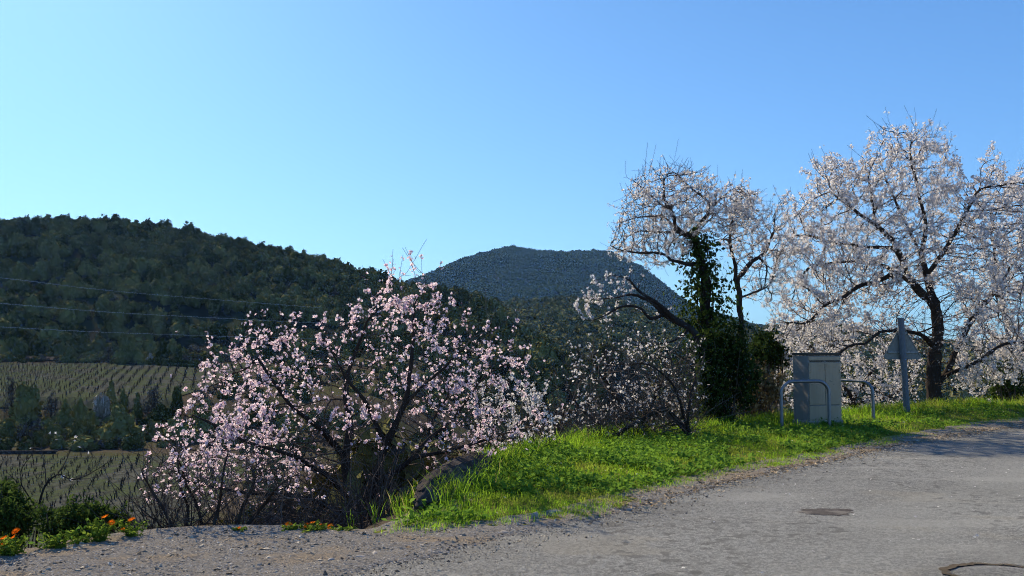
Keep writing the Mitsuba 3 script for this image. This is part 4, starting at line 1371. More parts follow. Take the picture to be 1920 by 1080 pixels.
# ---- trees behind it
rng = np.random.default_rng(110)
for lab, Y, bx, by, outline, na, nf, limbs in (
    ('white almond with drooping branches at the right edge behind the big white tree', 31.0, 1905, 775, [(1800, 640), (1790, 520), (1810, 420), (1840, 350), (1900, 320), (1990, 330), (2080, 420), (2090, 560), (2040, 690), (1960, 755), (1850, 760), (1790, 720)], 3000, 13000,
     (((1905, 700), (1890, 620), (1870, 520), (1860, 430)), ((1905, 690), (1940, 600), (1960, 500)), ((1900, 660), (1840, 610), (1800, 560)), ((1900, 720), (1850, 700), (1810, 705)))),
    ('low white almond filling the gap behind the electrical cabinet and the sign post', 30.0, 1600, 795, [(1440, 740), (1450, 660), (1480, 610), (1560, 590), (1640, 610), (1700, 620), (1725, 690), (1720, 760), (1640, 780), (1520, 785)], 2200, 8500,
     (((1600, 750), (1560, 700), (1520, 650)), ((1600, 745), (1640, 690), (1680, 640)), ((1600, 760), (1540, 750), (1480, 720)), ((1600, 760), (1660, 745), (1710, 720)))),
):
    key = thing('almond_tree', lab, 'tree')
    sk = Skel()
    b = at(bx, by, Y); b[2] = ground_z(b[0], b[1]) - 0.15
    top = at(limbs[0][0][0], limbs[0][0][1] + 30, Y)
    sk.limb([b, (b + top) / 2, top], .16, .1, .15)
    for L in limbs:
        q = [at(a, c, Y + rng.uniform(-.6, .6)) for a, c in L]
        sk.limb([sk.p[np.argmin(np.linalg.norm(np.array(sk.p) - q[0], axis=1))]] + q, .07, .014, .15, rng, .15)
    sk.colonize(in_outline(outline, na, Y, 2.0, rng), 0.13, 1.3, 0.2, 120, rng, up=.05, keep=.5)
    sk.shoots(260, (.2, .7), .1, rng, up=.5)
    sk.finish(0.0045)
    sk.meshes(key, 0.03, rng)
    pos, d = blossom_points(sk, int(nf * 1.25), rng, 0.012, None, 0.08, 4)
    add_blossoms(key, pos, d, 0.030, rng, 'white_petal', SMALLF, buds=0.08)


# ------------------------------------------------------------------ ivy, shrubs and undergrowth
LEAFV = np.array([[-1, 0, 0], [-0.1, -0.55, 0.14], [1, 0, 0.02], [-0.1, 0.55, 0.14]])
LEAFF = np.array([[0, 1, 2], [0, 2, 3]])


def leaf_mass(pos, nrm, size, rng, jit=0.6):
    n = len(pos)
    R = frames(unit(nrm) + rng.normal(size=(n, 3)) * jit, rng)
    mb = MB()
    mb.add(*batch(LEAFV, LEAFF, np.zeros((4, 2)), R, size * rng.uniform(0.6, 1.2, n), pos, rng.uniform(0, 1, n)))
    return mb


rng = np.random.default_rng(120)
key = thing('ivy', 'dark ivy climbing thickly round the trunk of the sparse tall almond', 'ivy')
col = np.array([at(1332, 790, YI), at(1326, 660, YI), at(1322, 560, YI), at(1316, 492, YI), at(1309, 440, YI)])
cs = spline(col, .1)
n = 3600
t = rng.uniform(0, 1, n) ** 1.1
c = np.array([np.interp(t * (len(cs) - 1), np.arange(len(cs)), cs[:, k]) for k in range(3)]).T
clump = 0.5 + meshkit.noise(np.column_stack([t * 11, 0 * t, 0 * t]), 5)
d = unit(rng.normal(size=(n, 3)) * [1, 1, .3])
r_ = (0.18 + 0.30 * np.abs(rng.normal(size=n)) ** .8 * clump) * (1.15 - .45 * t)
leaves = leaf_mass(c + d * r_[:, None] + [0, 0, 0] + rng.normal(size=(n, 3)) * .05, d + [0, 0, .4], 0.062, rng)
put(key, 'leaves', leaves, 'ivy_mat', kind='stuff')
mb = MB()
for k in range(5):
    w = cs + np.column_stack([.17 * np.cos(np.linspace(k, k + 5, len(cs))), .17 * np.sin(np.linspace(k, k + 5, len(cs))), 0 * cs[:, 0]])
    mb.add(*tube(w, np.linspace(.022, .008, len(w)), 5), (.2, 0))
put(key, 'stem', mb, 'bark')


def bush(name, label, px, py, Y, rx, ry, rz, n, leaf, mat, seed, lumps=9, cat='shrub', twigs=40, z=None):
    """a shrub of leaves on a lumpy body, with stems"""
    rng = np.random.default_rng(seed)
    c0 = at(px, py, Y)
    z0 = ground_z(c0[0], c0[1]) if z is None else z
    key = thing(name, label, cat)
    lc = unit(rng.normal(size=(lumps, 3))) * rng.uniform(.3, .7, (lumps, 1))
    lr = rng.uniform(.3, .48, lumps)
    k = rng.integers(0, lumps, n)
    d = unit(rng.normal(size=(n, 3)) + [0, 0, .15])
    q = lc[k] + d * (lr[k] * rng.uniform(.35, 1.08, n) ** .6)[:, None]
    pos = q * [rx, ry, rz] + c0
    ok = pos[:, 2] > land(pos[:, 0], pos[:, 1]) + 0.02
    pos, d = pos[ok], d[ok]
    mb = MB()
    ext = []
    for j in range(lumps * 5):
        o = np.array(lc[j % lumps]) * [rx, ry, rz] + c0
        dr_ = unit((lc[j % lumps] + rng.normal(size=3) * .5 + [0, 0, .45]) * [1, 1, 1])
        L = rng.uniform(.45, .8) * min(rx, rz) * rng.uniform(.7, 1.3)
        w = np.array([o + dr_ * L * q + [0, 0, .12 * L * q * q] for q in np.linspace(0, 1, 5)])
        mb.add(*tube(w, [.005, .0045, .004, .003, .002], 3, False), (rng.uniform(), 0))
        for q in np.linspace(.35, 1, 11):
            ext.append(o + dr_ * L * q + rng.normal(size=3) * leaf * .7)
    ext = np.array(ext)
    pos, d = np.vstack([pos, ext]), np.vstack([d, unit(rng.normal(size=ext.shape))])
    put(key, 'leaves', leaf_mass(pos, d + [0, 0, .5], leaf, rng), mat, kind='stuff')
    for j in range(twigs):
        e = c0 + (lc[j % lumps] + rng.normal(size=3) * .22) * [rx, ry, rz]
        s = np.array([c0[0] + rng.normal() * rx * .15, c0[1] + rng.normal() * ry * .15, z0 - 0.05])
        mb.add(*tube(spline([s, (s + e) / 2 + rng.normal(size=3) * .1 * rx, e], .1), np.linspace(.014, .004, len(spline([s, (s + e) / 2, e], .1)))[0] if False else .008, 4, False), (rng.uniform(), 0))
    put(key, 'stems', mb, 'twig_mat', kind='stuff')
    return key


bush('evergreen_shrub', 'tall dark evergreen shrub at the foot of the ivy-covered tree', 1362, 700, 19.7, .74, .6, 1.35, 4300, .055, 'ivy_mat', 1, 12)
bush('evergreen_shrub', 'dark shrub with glinting leaves below the ivy right at the grass edge', 1345, 765, 19.8, .55, .5, .65, 2400, .045, 'ivy_mat', 2)
bush('evergreen_shrub', 'small low dark green bush on the grass edge under the almond thicket', 1208, 805, 18.2, .42, .4, .30, 1600, .035, 'leaf_mat', 3)
bush('dry_shrub', 'yellowish brown half-dry shrub between the ivy-covered tree and the electrical cabinet', 1420, 735, 22.0, .62, .6, .72, 1500, .05, 'dry_mat', 4)
bush('evergreen_shrub', 'dark bush behind the dry shrub left of the cabinet', 1440, 650, 25.5, .7, .7, .8, 2200, .06, 'ivy_mat', 5)
bush('brush', 'brownish green brush at the right edge behind the roadside grass', 1898, 715, 29.5, .75, .8, 1.0, 2400, .055, 'leaf_mat', 6, twigs=90)
bush('evergreen_shrub', 'taller dark leafy bush at the left edge behind the marigolds', 26, 962, 9.6, .36, .35, .42, 3600, .027, 'leaf_mat', 7, 18)
bush('evergreen_shrub', 'low spreading dark leafy bush right of the taller one behind the marigolds', 150, 978, 9.5, .50, .35, .24, 3800, .025, 'leaf_mat', 8, 20)

# dead brush and stems on the bank below the plateau
rng = np.random.default_rng(130)
mb = MB()
for k in range(4200):
    px = rng.uniform(260, 1330)
    Y = np.interp(px, [260, 700, 900, 1100, 1330], [9.3, 10.2, 13.5, 17.5, 20]) + abs(rng.normal()) * 2.0 + 2.5 * (735 < px < 960)
    b = at(px, 900, Y)
    z = ground_z(b[0], b[1])
    s = np.array([b[0], b[1], z - .05])
    L = rng.uniform(.3, 1.0) * (1.15 + 1.0 * sstep(960, 1060, px))
    d = unit(rng.normal(size=3) * [1, .7, .35] + [0, 0, .75])
    e = s + d * L
    mb.add(*tube([s, (s + e) / 2 + rng.normal(size=3) * .08, e], [.007, .005, .0025], 3, False), (rng.uniform(), 0))
stuff('undergrowth', 'tangle of bare brown stems on the bank below the gravel and grass', 'undergrowth', mb.mesh, 'twig_mat', uv=mb.uvs)
rng = np.random.default_rng(131)
n = 700
px = np.concatenate([rng.uniform(200, 1950, 420), rng.uniform(480, 1060, 280)])
Y = np.interp(px, [200, 700, 900, 1100, 1330, 1950], [11, 12.5, 16, 20, 23, 33]) + rng.uniform(0, 14, n)
p = np.array([at(a, 900, b) for a, b in zip(px, Y)])
p[:, 2] = land(p[:, 0], p[:, 1])
scatter_instances('bank_scrub', 'low dark scrub and brush growing on the bank behind the almonds', 'scrub', p, rng.uniform(.4, 1.2, n), kinds + ['bare_kind_0', 'bare_kind_1'] * 3, rng)

# ------------------------------------------------------------------ grass and weeds of the verge
def tuft(seed, n, h, w, spread, bend, seg=2):
    r = np.random.default_rng(seed)
    mb = MB()
    for _ in range(n):
        a, l = r.uniform(0, 6.28), h * r.uniform(.55, 1.15)
        o = np.array([r.normal() * spread, r.normal() * spread, -.01])
        dirn = np.array([math.cos(a), math.sin(a), 0])
        side = np.array([-math.sin(a), math.cos(a), 0]) * w
        b = bend * r.uniform(.3, 1.4) * l
        ln = np.array([r.normal(), r.normal(), 0]) * .22 * l
        p0, p1, p2 = o, o + dirn * b * .3 + ln * .5 + [0, 0, l * .6], o + dirn * b + ln + [0, 0, l * (1 - .25 * bend)]
        mb.add([p0 - side, p0 + side, p1 - side * .8, p1 + side * .8, p2], [[0, 1, 3], [0, 3, 2], [2, 3, 4]], np.array([[r.uniform(), 2.0 if r.uniform() < .07 else 0]] * 5))
    return mb


def rosette(seed, n, h, s):
    r = np.random.default_rng(seed)
    pos = np.column_stack([r.normal(size=(n, 2)) * h * .9, np.abs(r.normal(size=n)) * h * .6 + h * .25])
    return leaf_mass(pos, np.tile([0, 0, 1.0], (n, 1)), s, r, .75)


rng = np.random.default_rng(140)


def spread_on(poly, n, rng):
    x0, y0, x1, y1 = poly.bounds
    q = rng.uniform((x0, y0), (x1, y1), (n, 2))
    return q[shapely.contains(poly, shapely.points(q))]


def plant(name, label, cat, q, size, protos, mat, rng):
    """one mesh of all the tufts"""
    mb = MB()
    z = land(q[:, 0], q[:, 1]) + 0.012
    k = rng.integers(0, len(protos), len(q))
    for i, m in enumerate(protos):
        s = k == i
        v, f = m.mesh
        P3 = np.column_stack([q[s], z[s]])
        N, mm = len(P3), len(v)
        Rz = rotz(rng.uniform(0, 6.28, N)) * size[s][:, None, None]
        vv = np.einsum('nij,mj->nmi', Rz, v) + P3[:, None]
        ff = f[None] + (np.arange(N) * mm)[:, None, None]
        uv = np.tile(m.uvs, (N, 1, 1))
        uv[..., 0] = np.clip(uv[..., 0] * .55 + rng.uniform(0, .5, N)[:, None], 0, 1)
        mb.add(vv.reshape(-1, 3), ff.reshape(-1, 3), uv.reshape(-1, 2))
    stuff(name, label, cat, mb.mesh, mat, uv=mb.uvs)


vb = VERGE.intersection(shapely.box(-3, 6, 24, 34))
q = spread_on(vb.buffer(.12), 230000, rng)
P = shapely.points(q)
tg = shapely.distance(GRASS_L, P)
tg = np.where(shapely.contains(VERGE, P), tg, -tg)
tc = shapely.distance(LineString(_c), P)
dist = np.hypot(q[:, 0], q[:, 1])
keepd = rng.uniform(size=len(q)) < np.clip((12 / dist) ** 1.6, .12, 1)
okpx = (seen(np.column_stack([q, 0 * tg]))[0] > 706) | (q[:, 1] > 10.5)
q, tg, tc, dist, keepd = q[okpx], tg[okpx], tc[okpx], dist[okpx], keepd[okpx]
bare = meshkit.fbm(np.column_stack([q * 1.1, 0 * tg]), 3, 2)
tall = keepd & (rng.uniform(size=len(q)) < np.clip(.8 - tc * .42, 0.015, .8)) & (rng.uniform(size=len(q)) < .45) & (tg > .1)
plant('tall_grass', 'tall bright green backlit grass along the outer edge of the verge', 'grass', q[tall], rng.uniform(.55, 1.2, tall.sum()) * np.clip(dist[tall] / 13, .8, 1.5), [tuft(s, 8, .16, .0030, .04, .9) for s in range(5)], 'grass_mat', rng)
short = keepd & ~tall & (rng.uniform(size=len(q)) < np.clip(.36 + tg * 1.4 - (bare - .45) * 2.2, 0.0, .85))
plant('short_grass', 'short yellowish green turf of the verge beside the road', 'grass', q[short], rng.uniform(.6, 1.3, short.sum()) * np.clip(.7 + tg[short] * .3, .5, 1.15), [tuft(20 + s, 8, .085, .003, .035, .8) for s in range(5)], 'grass_mat', rng)
wn = meshkit.fbm(np.column_stack([q * .9 + 40, 0 * tg]), 3, 12)
weed = keepd & (wn > .47) & (tg > .3) & (rng.uniform(size=len(q)) < .26)
plant('leafy_weeds', 'low broad-leaved weeds growing in dark patches among the verge grass', 'weeds', q[weed], rng.uniform(.7, 1.6, weed.sum()), [rosette(s, 14, .06, .028) for s in range(4)], 'weed_mat', rng)
# a few blades round the boulder and beyond the crest
q2 = CREST[(CREST[:, 1] > 9.4) & (CREST[:, 0] > -1.1) & (CREST[:, 0] < 16)]
q2 = np.repeat(q2[:, :2], 40, 0) + rng.normal(0, .25, (len(q2) * 40, 2))
plant('crest_grass', 'fringe of long grass hanging over the edge of the bank', 'grass', q2, rng.uniform(.7, 1.5, len(q2)), [tuft(50 + s, 6, .22, .003, .03, .5) for s in range(4)], 'grass_mat', rng)

# ------------------------------------------------------------------ gravel, litter, petals, stones
def pebble(seed):
    r = np.random.default_rng(seed)
    v = (np.array([[1, 0, 0], [-1, 0, 0], [0, 1, 0], [0, -1, 0], [0, 0, 1], [0, 0, -1.0]]) + r.normal(size=(6, 3)) * .28) * [1, .78, .52]
    h = trimesh.convex.convex_hull(v)
    mb = MB()
    mb.add(h.vertices, h.faces)
    return mb


PEBS = [pebble(s) for s in range(6)]


def strew(q, size, protos, rng, dz=0.0, flat=False):
    mb = MB()
    z = land(q[:, 0], q[:, 1]) + dz
    k = rng.integers(0, len(protos), len(q))
    u, w = rng.uniform(0, 1, len(q)), rng.uniform(0, 1, len(q))
    for i, m in enumerate(protos):
        s = k == i
        v, f = m.mesh
        R = rotz(rng.uniform(0, 6.28, s.sum())) if flat else frames(rng.normal(size=(s.sum(), 3)) * .35 + [0, 0, 1], rng)
        a, b, c = batch(v, f, m.uvs, R, size[s], np.column_stack([q[s], z[s]]), u[s])
        c[:, 1] = np.repeat(w[s], len(v))
        mb.add(a, b, c)
    return mb


rng = np.random.default_rng(150)
q = spread_on(GRAVEL.intersection(shapely.box(-7, 4.5, 14, 26)), 260000, rng)
near = np.hypot(q[:, 0], q[:, 1])
q = q[rng.uniform(size=len(q)) < np.where(q[:, 0] < .3, .95, .6)][:75000]
mb = strew(q, np.clip(np.exp(rng.normal(-4.7, .55, len(q))), .003, .032), PEBS, rng, .012)
stuff('gravel', 'loose grey and brown gravel covering the shoulder of the road', 'gravel', mb.mesh, 'pebble_mat', uv=mb.uvs)
# broken edge of the asphalt: crumbs on the road near its edge
e = EDGE[(EDGE[:, 1] > 5.5) & (EDGE[:, 1] < 26)]
q = np.repeat(e[::3, :2], 130, 0)
q = q + np.abs(rng.normal(0, .22, (len(q), 1))) * np.array([[.7, -.7]]) * rng.choice([1, -.6], (len(q), 1)) + rng.normal(0, .1, q.shape)
mb = strew(q, np.clip(np.exp(rng.normal(-5.1, .5, len(q))), .003, .025), PEBS, rng, .004)
stuff('asphalt_crumbs', 'crumbled bits of asphalt and grit along the broken road edge', 'grit', mb.mesh, 'pebble_mat', uv=mb.uvs)
LEAFLIT = MB(); LEAFLIT.add(LEAFV * [1, 1, 1.5], LEAFF)
e = EDGE[(EDGE[:, 1] > 10) & (EDGE[:, 1] < 26)]
q = np.repeat(e[::3, :2], 90, 0)
q = q + rng.normal(0, .16, q.shape) + np.array([[-.12, .12]])
mb = strew(q, rng.uniform(.012, .03, len(q)), [LEAFLIT], rng, .012)
stuff('leaf_litter', 'dry brown leaf litter lying along the grass side of the road edge', 'leaves', mb.mesh, 'litter_mat', uv=mb.uvs)
PET = MB(); PET.add(np.array([[-1, 0, 0], [-.1, -.7, .2], [1, 0, .1], [-.1, .7, .2]]), LEAFF, (0, 1))
q = spread_on(ROAD.intersection(shapely.box(-1, 5, 24, 30)), 4200, rng)
q = q[rng.uniform(size=len(q)) < sstep(-1, 5, q[:, 0]) * .6]
mb = strew(q, rng.uniform(.009, .017, len(q)), [PET], rng, .010)
q = spread_on(VERGE.intersection(shapely.box(-1, 6, 24, 34)), 1400, rng)
m2 = strew(q, rng.uniform(.010, .018, len(q)), [PET], rng, .07)
mb.add(*m2.mesh, m2.uvs)
mb.uv = [np.column_stack([u[:, 0], np.ones(len(u))]) for u in mb.uv]
stuff('fallen_petals', 'white almond petals scattered over the road', 'petals', mb.mesh, 'white_petal', uv=mb.uvs)


def rock(name, label, px, py, r, mat, seed, sink=.25, cat='stone', stretch=(1, 1, 1), rot=0.0, sub=3, rough=.5, z=None):
    rr_ = np.random.default_rng(seed)
    b = on(px, py)
    ico = trimesh.creation.icosphere(subdivisions=sub)
    v = ico.vertices * (1 + rough * (meshkit.fbm(ico.vertices * 1.3 + seed * 7, 4, seed)[:, None] - .5))
    for _ in range(7):
        nrm = unit(rr_.normal(size=3))
        dd = v @ nrm - rr_.uniform(.55, .8)
        v = v - np.maximum(dd, 0)[:, None] * nrm * .85
    v = v * np.array(stretch) * r
    v = v @ rotz(np.array([rot]))[0].T
    zz = ground_z(b[0], b[1]) if z is None else z
    v = v + [b[0], b[1], zz + r * stretch[2] * (1 - 2 * sink)]
    key = thing(name, label, cat)
    scene[key] = ply((v, ico.faces), mat, smooth=35)
    return key


def boulder():
    key = thing('boulder', 'large dark boulder lying along the left edge of the grassy bank', 'boulder')
    a, b = on(800, 958), on(915, 888)
    c = (a + b) / 2
    L = np.linalg.norm(b - a) * .56
    ang = math.atan2(b[1] - a[1], b[0] - a[0])
    ico = trimesh.creation.icosphere(subdivisions=5)
    v = ico.vertices * (1 + .55 * (meshkit.fbm(ico.vertices * 1.4 + 3, 5, 4)[:, None] - .5))
    v = v + (meshkit.fbm(v * 5, 4, 9)[:, None] - .5) * .22 + (np.abs(meshkit.noise(v * [3, 9, 9], 5)[:, None] - .5)) * .12
    v = v * [L, .24, .26]
    v = v @ rotz(np.array([ang]))[0].T + [c[0] - .02, c[1] - .15, .10]
    scene[key] = ply((v, ico.faces), 'boulder_mat', smooth=True)


boulder()
rock('rock', 'smaller pale flat rock at the upper end of the dark boulder', 932, 876, .24, 'stone_mat', 5, .35, 'rock', (1.9, .6, .45), 1.25)
rock('stone', 'pale pointed stone standing at the foot of the grass by the road edge', 1004, 974, .048, 'stone_mat', 2, .2)
rock('stone', 'pale flat stone right of the pointed one at the road edge', 1040, 964, .07, 'stone_mat', 3, .3, 'stone', (1.2, .8, .45))
for px, py, r, sd, lab in ((703, 1041, .040, 11, 'grey stone on the gravel in front of the grass tip'), (675, 1048, .036, 12, 'flat grey stone left of the one before the grass tip'), (806, 1036, .030, 13, 'white chip of stone by the asphalt edge'), (822, 1026, .026, 14, 'small pale stone near the asphalt edge below the boulder'),
                           (1180, 957, .03, 15, 'white pebble on the asphalt edge where the grass gives way'), (1072, 970, .032, 16, 'low pale stone at the end of the stony patch'), (620, 1052, .03, 17, 'brownish stone in the gravel near the bottom edge'), (430, 1060, .028, 18, 'whitish stone in the gravel left of centre'),
                           (945, 1000, .03, 19, 'dark stone on the dirt strip under the grass'), (1108, 968, .024, 20, 'little grey stone on the dirt strip right of the pale ones')):
    rock('stone', lab, px, py, r, 'stone_mat', sd, .25, 'stone', (1.2, .9, .55), sd * 1.3, 2)

# patch in the asphalt, manhole
rng = np.random.default_rng(160)
pc = on(1553, 962)
th = np.linspace(0, 2 * np.pi, 110, endpoint=False)
rad = .27 * (1 + 1.1 * (meshkit.fbm(np.column_stack([np.cos(th) * 2.2, np.sin(th) * 2.2, 0 * th]), 4, 3) - .5) + .05 * rng.normal(size=110))
pp = Polygon(np.column_stack([pc[0] + rad * np.cos(th) * .98, pc[1] + rad * np.sin(th) * .9]))
structure('asphalt_patch', sheet(pp, .05, .004, rng), 'patch_mat')
mc = on(1893, 1085)
key = thing('manhole_cover', 'round manhole with broken asphalt rim in the road at the lower right corner', 'manhole')


def ring(r0, r1, h, n=64, dz=0.0, wob=0.0, seed=0):
    th = np.arange(n) * 2 * np.pi / n
    w = 1 + wob * (meshkit.fbm(np.column_stack([np.cos(th) * 4, np.sin(th) * 4, 0 * th]), 3, seed) - .5)
    P0, P1 = np.column_stack([np.cos(th), np.sin(th)]) * (r0 * w)[:, None], np.column_stack([np.cos(th), np.sin(th)]) * (r1 * w[::-1] if False else r1 * w)[:, None]
    v = np.vstack([np.column_stack([P0, np.full(n, dz)]), np.column_stack([P0, np.full(n, dz + h)]), np.column_stack([P1, np.full(n, dz + h)]), np.column_stack([P1, np.full(n, dz)])])
    j = np.arange(n); k = (j + 1) % n
    f = np.vstack([np.stack([j + a * n, k + a * n, k + b * n, j + b * n], 1) for a, b in ((1, 2), (2, 3), (0, 1))])
    f = np.vstack([f[:, [0, 1, 2]], f[:, [0, 2, 3]]])
    return v + [mc[0], mc[1], ground_z(mc[0], mc[1])], f


rim = MB(); rim.add(*ring(.385, .44, .004, 120, .006, .3, 1)); put(key, 'rim', rim, 'cabdark')
lid = MB()
lv, lf = ring(.0001, .355, .002, 64, .006)
lid.add(lv, lf); put(key, 'lid', lid, 'asphalt')
pr = MB()
for k in range(26):
    a = rng.uniform(0, 6.28)
    v, f = PEBS[k % 6].mesh
    pr.add(v * rng.uniform(.012, .03) * [1, 1, .6] + [mc[0] + math.cos(a) * rng.uniform(.36, .44), mc[1] + math.sin(a) * rng.uniform(.36, .44), ground_z(mc[0], mc[1]) + .010], f, (rng.uniform(0, .4), 0))
put(key, 'rubble', pr, 'pebble_mat', kind='stuff')

# ------------------------------------------------------------------ marigolds
def daisy(seed):
    r = np.random.default_rng(seed)
    v, f, uv = [], [], []
    for ringn, (m, L, up) in enumerate(((15, 1.0, .22), (13, .78, .42))):
        for k in range(m):
            a = (k + .5 * ringn) * 2 * math.pi / m + r.normal() * .05
            e, s = np.array([math.cos(a), math.sin(a), 0]), np.array([-math.sin(a), math.cos(a), 0])
            b = len(v)
            l = L * r.uniform(.88, 1.08)
            v += [e * .15, e * l * .6 + s * .13 + [0, 0, up * .7], e * l + [0, 0, up], e * l * .6 - s * .13 + [0, 0, up * .7]]
            uv += [[0, 0.1], [0, .6], [0, 1], [0, .6]]
            f += [[b, b + 1, b + 3], [b + 1, b + 2, b + 3]]
    return np.array(v), np.array(f), np.array(uv, float)


DAISY = [daisy(s) for s in range(3)]


def marigold(label, px, py, Y, flowers, h, n, seed, wide=.1, yellow=False):
    """a leafy plant rooted where it stands, flower heads on stalks"""
    r = np.random.default_rng(seed)
    b = at(px, py, Y)
    b[2] = ground_z(b[0], b[1])
    key = thing('marigold_plant', label, 'flower')
    stalk = MB()
    P3, N3 = [], []
    tips = [at(a, c, Y + r.uniform(-.05, .05)) for a, c in flowers]
    stems = tips + [b + [r.normal() * wide, r.normal() * wide, h * r.uniform(.45, .9)] for _ in range(n)]
    for e in stems:
        s = b + [r.normal() * wide * .35, r.normal() * wide * .35, -.02]
        w = spline([s, (s + e) / 2 + r.normal(size=3) * .015, e], .02)
        stalk.add(*tube(w, .0032, 4, False), (r.uniform(), 0))
        for q in w[2:-1:2] if len(w) > 6 else w[1:]:
            for _ in range(2):
                d = unit(r.normal(size=3) + [0, 0, .3])
                P3.append(q + d * .018); N3.append(d * .4 + [0, 0, .8])
    put(key, 'stalks', stalk, 'marileaf', kind='stuff')
    put(key, 'leaves', leaf_mass(np.array(P3), np.array(N3), .024, r, .5), 'marileaf', kind='stuff')
    for i, e in enumerate(tips):
        R = frames(np.array([[r.normal() * .3 - .1, -.35 + r.normal() * .2, .9]]), r)
        v, f, uv = batch(*DAISY[i % 3], R, np.array([.036 * r.uniform(.85, 1.1)]), e[None], np.array([r.uniform()]))
        part(key, 'flower', (v, f), 'mariflower', uv=uv)


marigold('leafy marigold with three orange heads at the far left edge of the gravel', 18, 1040, 7.75, [(30, 997), (7, 1010), (8, 1021), (26, 1008)], .2, 34, 1, .10)
marigold('flowerless yellowish green plant between the two left marigold clumps', 108, 1033, 8.0, [], .15, 30, 2, .09)
marigold('small dark green flowerless plant right of the yellowish green one', 148, 1024, 8.2, [], .16, 18, 3, .07)
marigold('tall marigold with two orange heads in front of the low spreading bush', 186, 1022, 8.3, [(197, 970), (209, 981)], .22, 26, 4, .08)
marigold('marigold with one orange head and reddish leaves next to the bare stems', 247, 1012, 8.5, [(247, 975), (233, 994)], .18, 24, 5, .08)
marigold('single tiny orange marigold at the gravel edge below the bare stems', 448, 1000, 8.75, [(447, 992)], .05, 5, 6, .03)
marigold('pair of low marigolds left of the centre clump under the pink almond', 548, 996, 8.8, [(541, 984), (553, 990)], .05, 8, 7, .05)
marigold('centre clump of orange marigolds on the gravel edge under the pink almond', 590, 996, 8.8, [(576, 986), (587, 981), (604, 985), (619, 988)], .07, 18, 8, .09)
marigold('last low marigolds right of the centre clump by the tip of the grass', 640, 1000, 8.75, [(628, 996), (654, 998)], .04, 8, 9, .06)

# ------------------------------------------------------------------ electrical cabinet
YC = 20.3
cb = on(1541, 806)
ang = math.radians(23)
W, D, H = .83, .46, 1.44
RC = rotz(np.array([ang]))[0]
cz = ground_z(cb[0], cb[1])


def cab(mesh):
    v = np.asarray(mesh.vertices) @ RC.T + [cb[0], cb[1] + .25, cz]
    return v, mesh.faces


key = thing('electrical_cabinet', 'weathered beige and grey electrical cabinet standing in the verge grass', 'cabinet')
part(key, 'body', cab(box(W, D, H, (0, 0, H / 2 - .05), .008)), 'cabside', 'blue grey side walls of the cabinet', smooth=30)
fy = -D / 2
part(key, 'lid', cab(box(W + .03, D + .03, .05, (0, 0, H - .02), .012)), 'cabdark', 'dark overhanging top', smooth=30)
part(key, 'header', cab(box(W - .03, .014, .07, (0, fy - .007, H - .105), .004)), 'cabfront', smooth=30)
for s in (-1, 1):
    part(key, 'slot', cab(box(.34, .012, .018, (s * .205, fy - .012, H - .158), .002)), 'cabdark')
    k2 = part(key, 'door', cab(box((W - .05) / 2, .016, .84, (s * (W - .03) / 4, fy - .008, H - .605), .005)), 'cabfront', smooth=30)
    part(k2, 'hinge', cab(box(.02, .012, .06, (s * ((W - .06) / 2 - .02), fy - .021, H - .36), .003)), 'cabfront', smooth=30)
part(key, 'lower_panel', cab(box(W - .03, .016, .50, (0, fy - .008, H - 1.295), .005)), 'cabfront', smooth=30)
part(key, 'lock', cab(box(.035, .018, .05, (.05, fy - .024, H - .78), .004)), 'cabdark')
part(key, 'screw', cab(box(.022, .012, .022, (.10, fy - .021, .43), .003)), 'cabdark')
part(key, 'plinth', cab(box(W + .05, D + .05, .14, (0, 0, .03), .01)), 'stone_mat')


def hoop(label, a, b, top, seed):
    """tubular steel hoop from foot a to foot b (points), its bar at height top"""
    key = thing('hoop_barrier', label, 'barrier', 'steel hoops guarding the cabinet')
    A, B = np.array(a, float), np.array(b, float)
    d = B - A
    L = np.linalg.norm(d)
    d = d / L
    r = .24
    pts = [A + [0, 0, -.3], A + [0, 0, .2], A + [0, 0, top - r - .02]]
    for t in np.linspace(0, np.pi / 2, 9):
        pts.append(A + d * (r - r * np.cos(t)) + [0, 0, top - r + r * np.sin(t)])
    for t in np.linspace(np.pi / 2, 0, 9):
        pts.append(A + d * (L - r + r * np.cos(t)) + [0, 0, top - r + r * np.sin(t)])
    pts += [B + [0, 0, top - r - .02], B + [0, 0, .2], B + [0, 0, -.3]]
    scene[key] = ply(tube(np.array(pts), .034, 14), 'galv', smooth=True)


h1, h2 = on(1466, 810), on(1545, 806)
hoop('galvanised hoop barrier in front of the left side of the cabinet', [h1[0], h1[1], ground_z(h1[0], h1[1])], [h2[0], h2[1] - .35, ground_z(h2[0], h2[1])], .90, 1)
h1, h2 = on(1555, 797), on(1638, 798)
hoop('galvanised hoop barrier showing to the right of the cabinet', [h1[0], h1[1] + .9, ground_z(h1[0], h1[1])], [h2[0], h2[1], ground_z(h2[0], h2[1])], .85, 2)

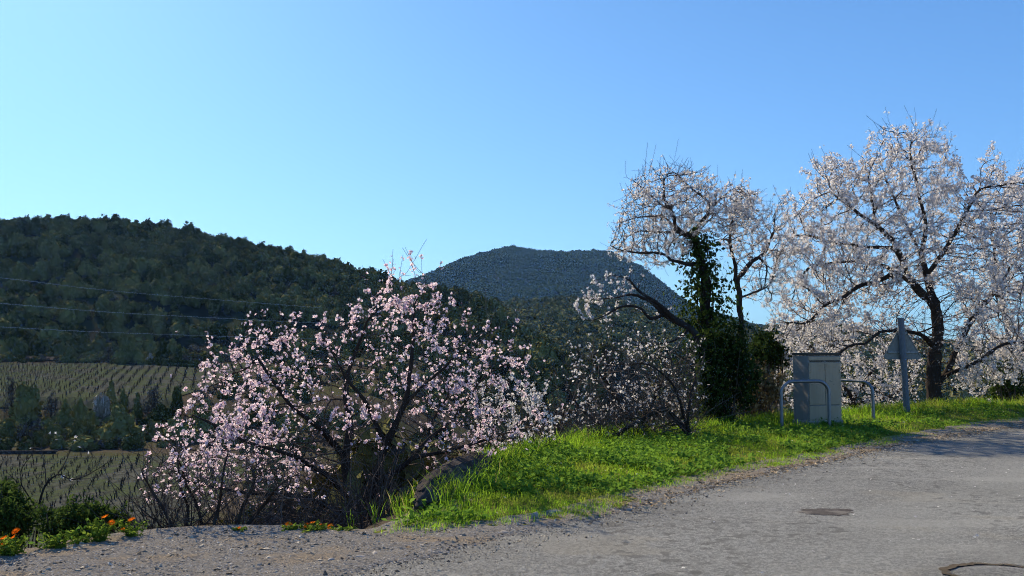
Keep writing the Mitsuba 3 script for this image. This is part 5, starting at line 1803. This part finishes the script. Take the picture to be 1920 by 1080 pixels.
# ------------------------------------------------------------------ road sign seen from behind
sb = on(1701, 783)
sz = ground_z(sb[0], sb[1])
key = thing('road_sign', 'triangular road sign seen from its grey back on a thick grey post', 'sign')
px_m = F / sb[1]
hp = 179 / px_m
top = np.array([sb[0] - 8 / px_m, sb[1], sz + hp])
post = np.array([[sb[0] + .01, sb[1], sz - .3], [sb[0], sb[1], sz], top])
part(key, 'post', tube(post, .074, 16), 'post_mat', 'blue grey post leaning slightly left', smooth=40)
s_ = 1.0
tri = Polygon([(-s_ / 2, 0), (s_ / 2, 0), (0, s_ * .866)]).buffer(-.07).buffer(.07, quad_segs=6)
sa = rotz(np.array([math.radians(5)]))[0]
z0 = at(1700, 674, sb[1])[2]


def on_sign(mesh, back):
    """mesh in the sign's plane: x along, y up, z towards the road's traffic"""
    v = np.asarray(mesh.vertices)
    v = np.column_stack([v[:, 0], back + v[:, 2], v[:, 1]])
    return v @ sa.T + [top[0] + .05, sb[1] + .075, z0], np.asarray(mesh.faces)[:, ::-1]


ex = lambda p, h: trimesh.creation.extrude_polygon(p, h, engine='earcut')
part(key, 'plate', on_sign(ex(tri, .012), 0), 'signback')
part(key, 'flange', on_sign(ex(tri.difference(tri.buffer(-.018)), .026), -.014), 'signback')
part(key, 'border', on_sign(ex(tri.buffer(-.004).difference(tri.buffer(-.085)), .002), .012), 'red_paint')
part(key, 'face', on_sign(ex(tri.buffer(-.085), .002), .012), 'white_paint')
for hz, wz in ((.17, .74), (.62, .24)):
    part(key, 'rail', on_sign(box(wz, .04, .022, (0, hz, 0), .004), -.014), 'galv')
    part(key, 'clamp', on_sign(box(.16, .035, .02, (-.05, hz, 0), .004), -.035), 'galv')

# ------------------------------------------------------------------ the air
scene['air'] = {'type': 'homogeneous', 'albedo': rgb(.95, .95, .95), 'sigma_t': {'type': 'rgb', 'value': [0.000018, 0.00004, 0.00008]}}
scene['haze'] = {'type': 'cube', 'to_world': T().translate([0, 0, 140.0]).scale([4600, 4600, 190.0]), 'bsdf': {'type': 'null'}, 'interior': {'type': 'ref', 'id': 'air'}}
labels['haze'] = {'kind': 'stuff', 'label': 'thin blue haze filling the air over the valley', 'category': 'haze'}
scene['camera']['medium'] = {'type': 'ref', 'id': 'air'}
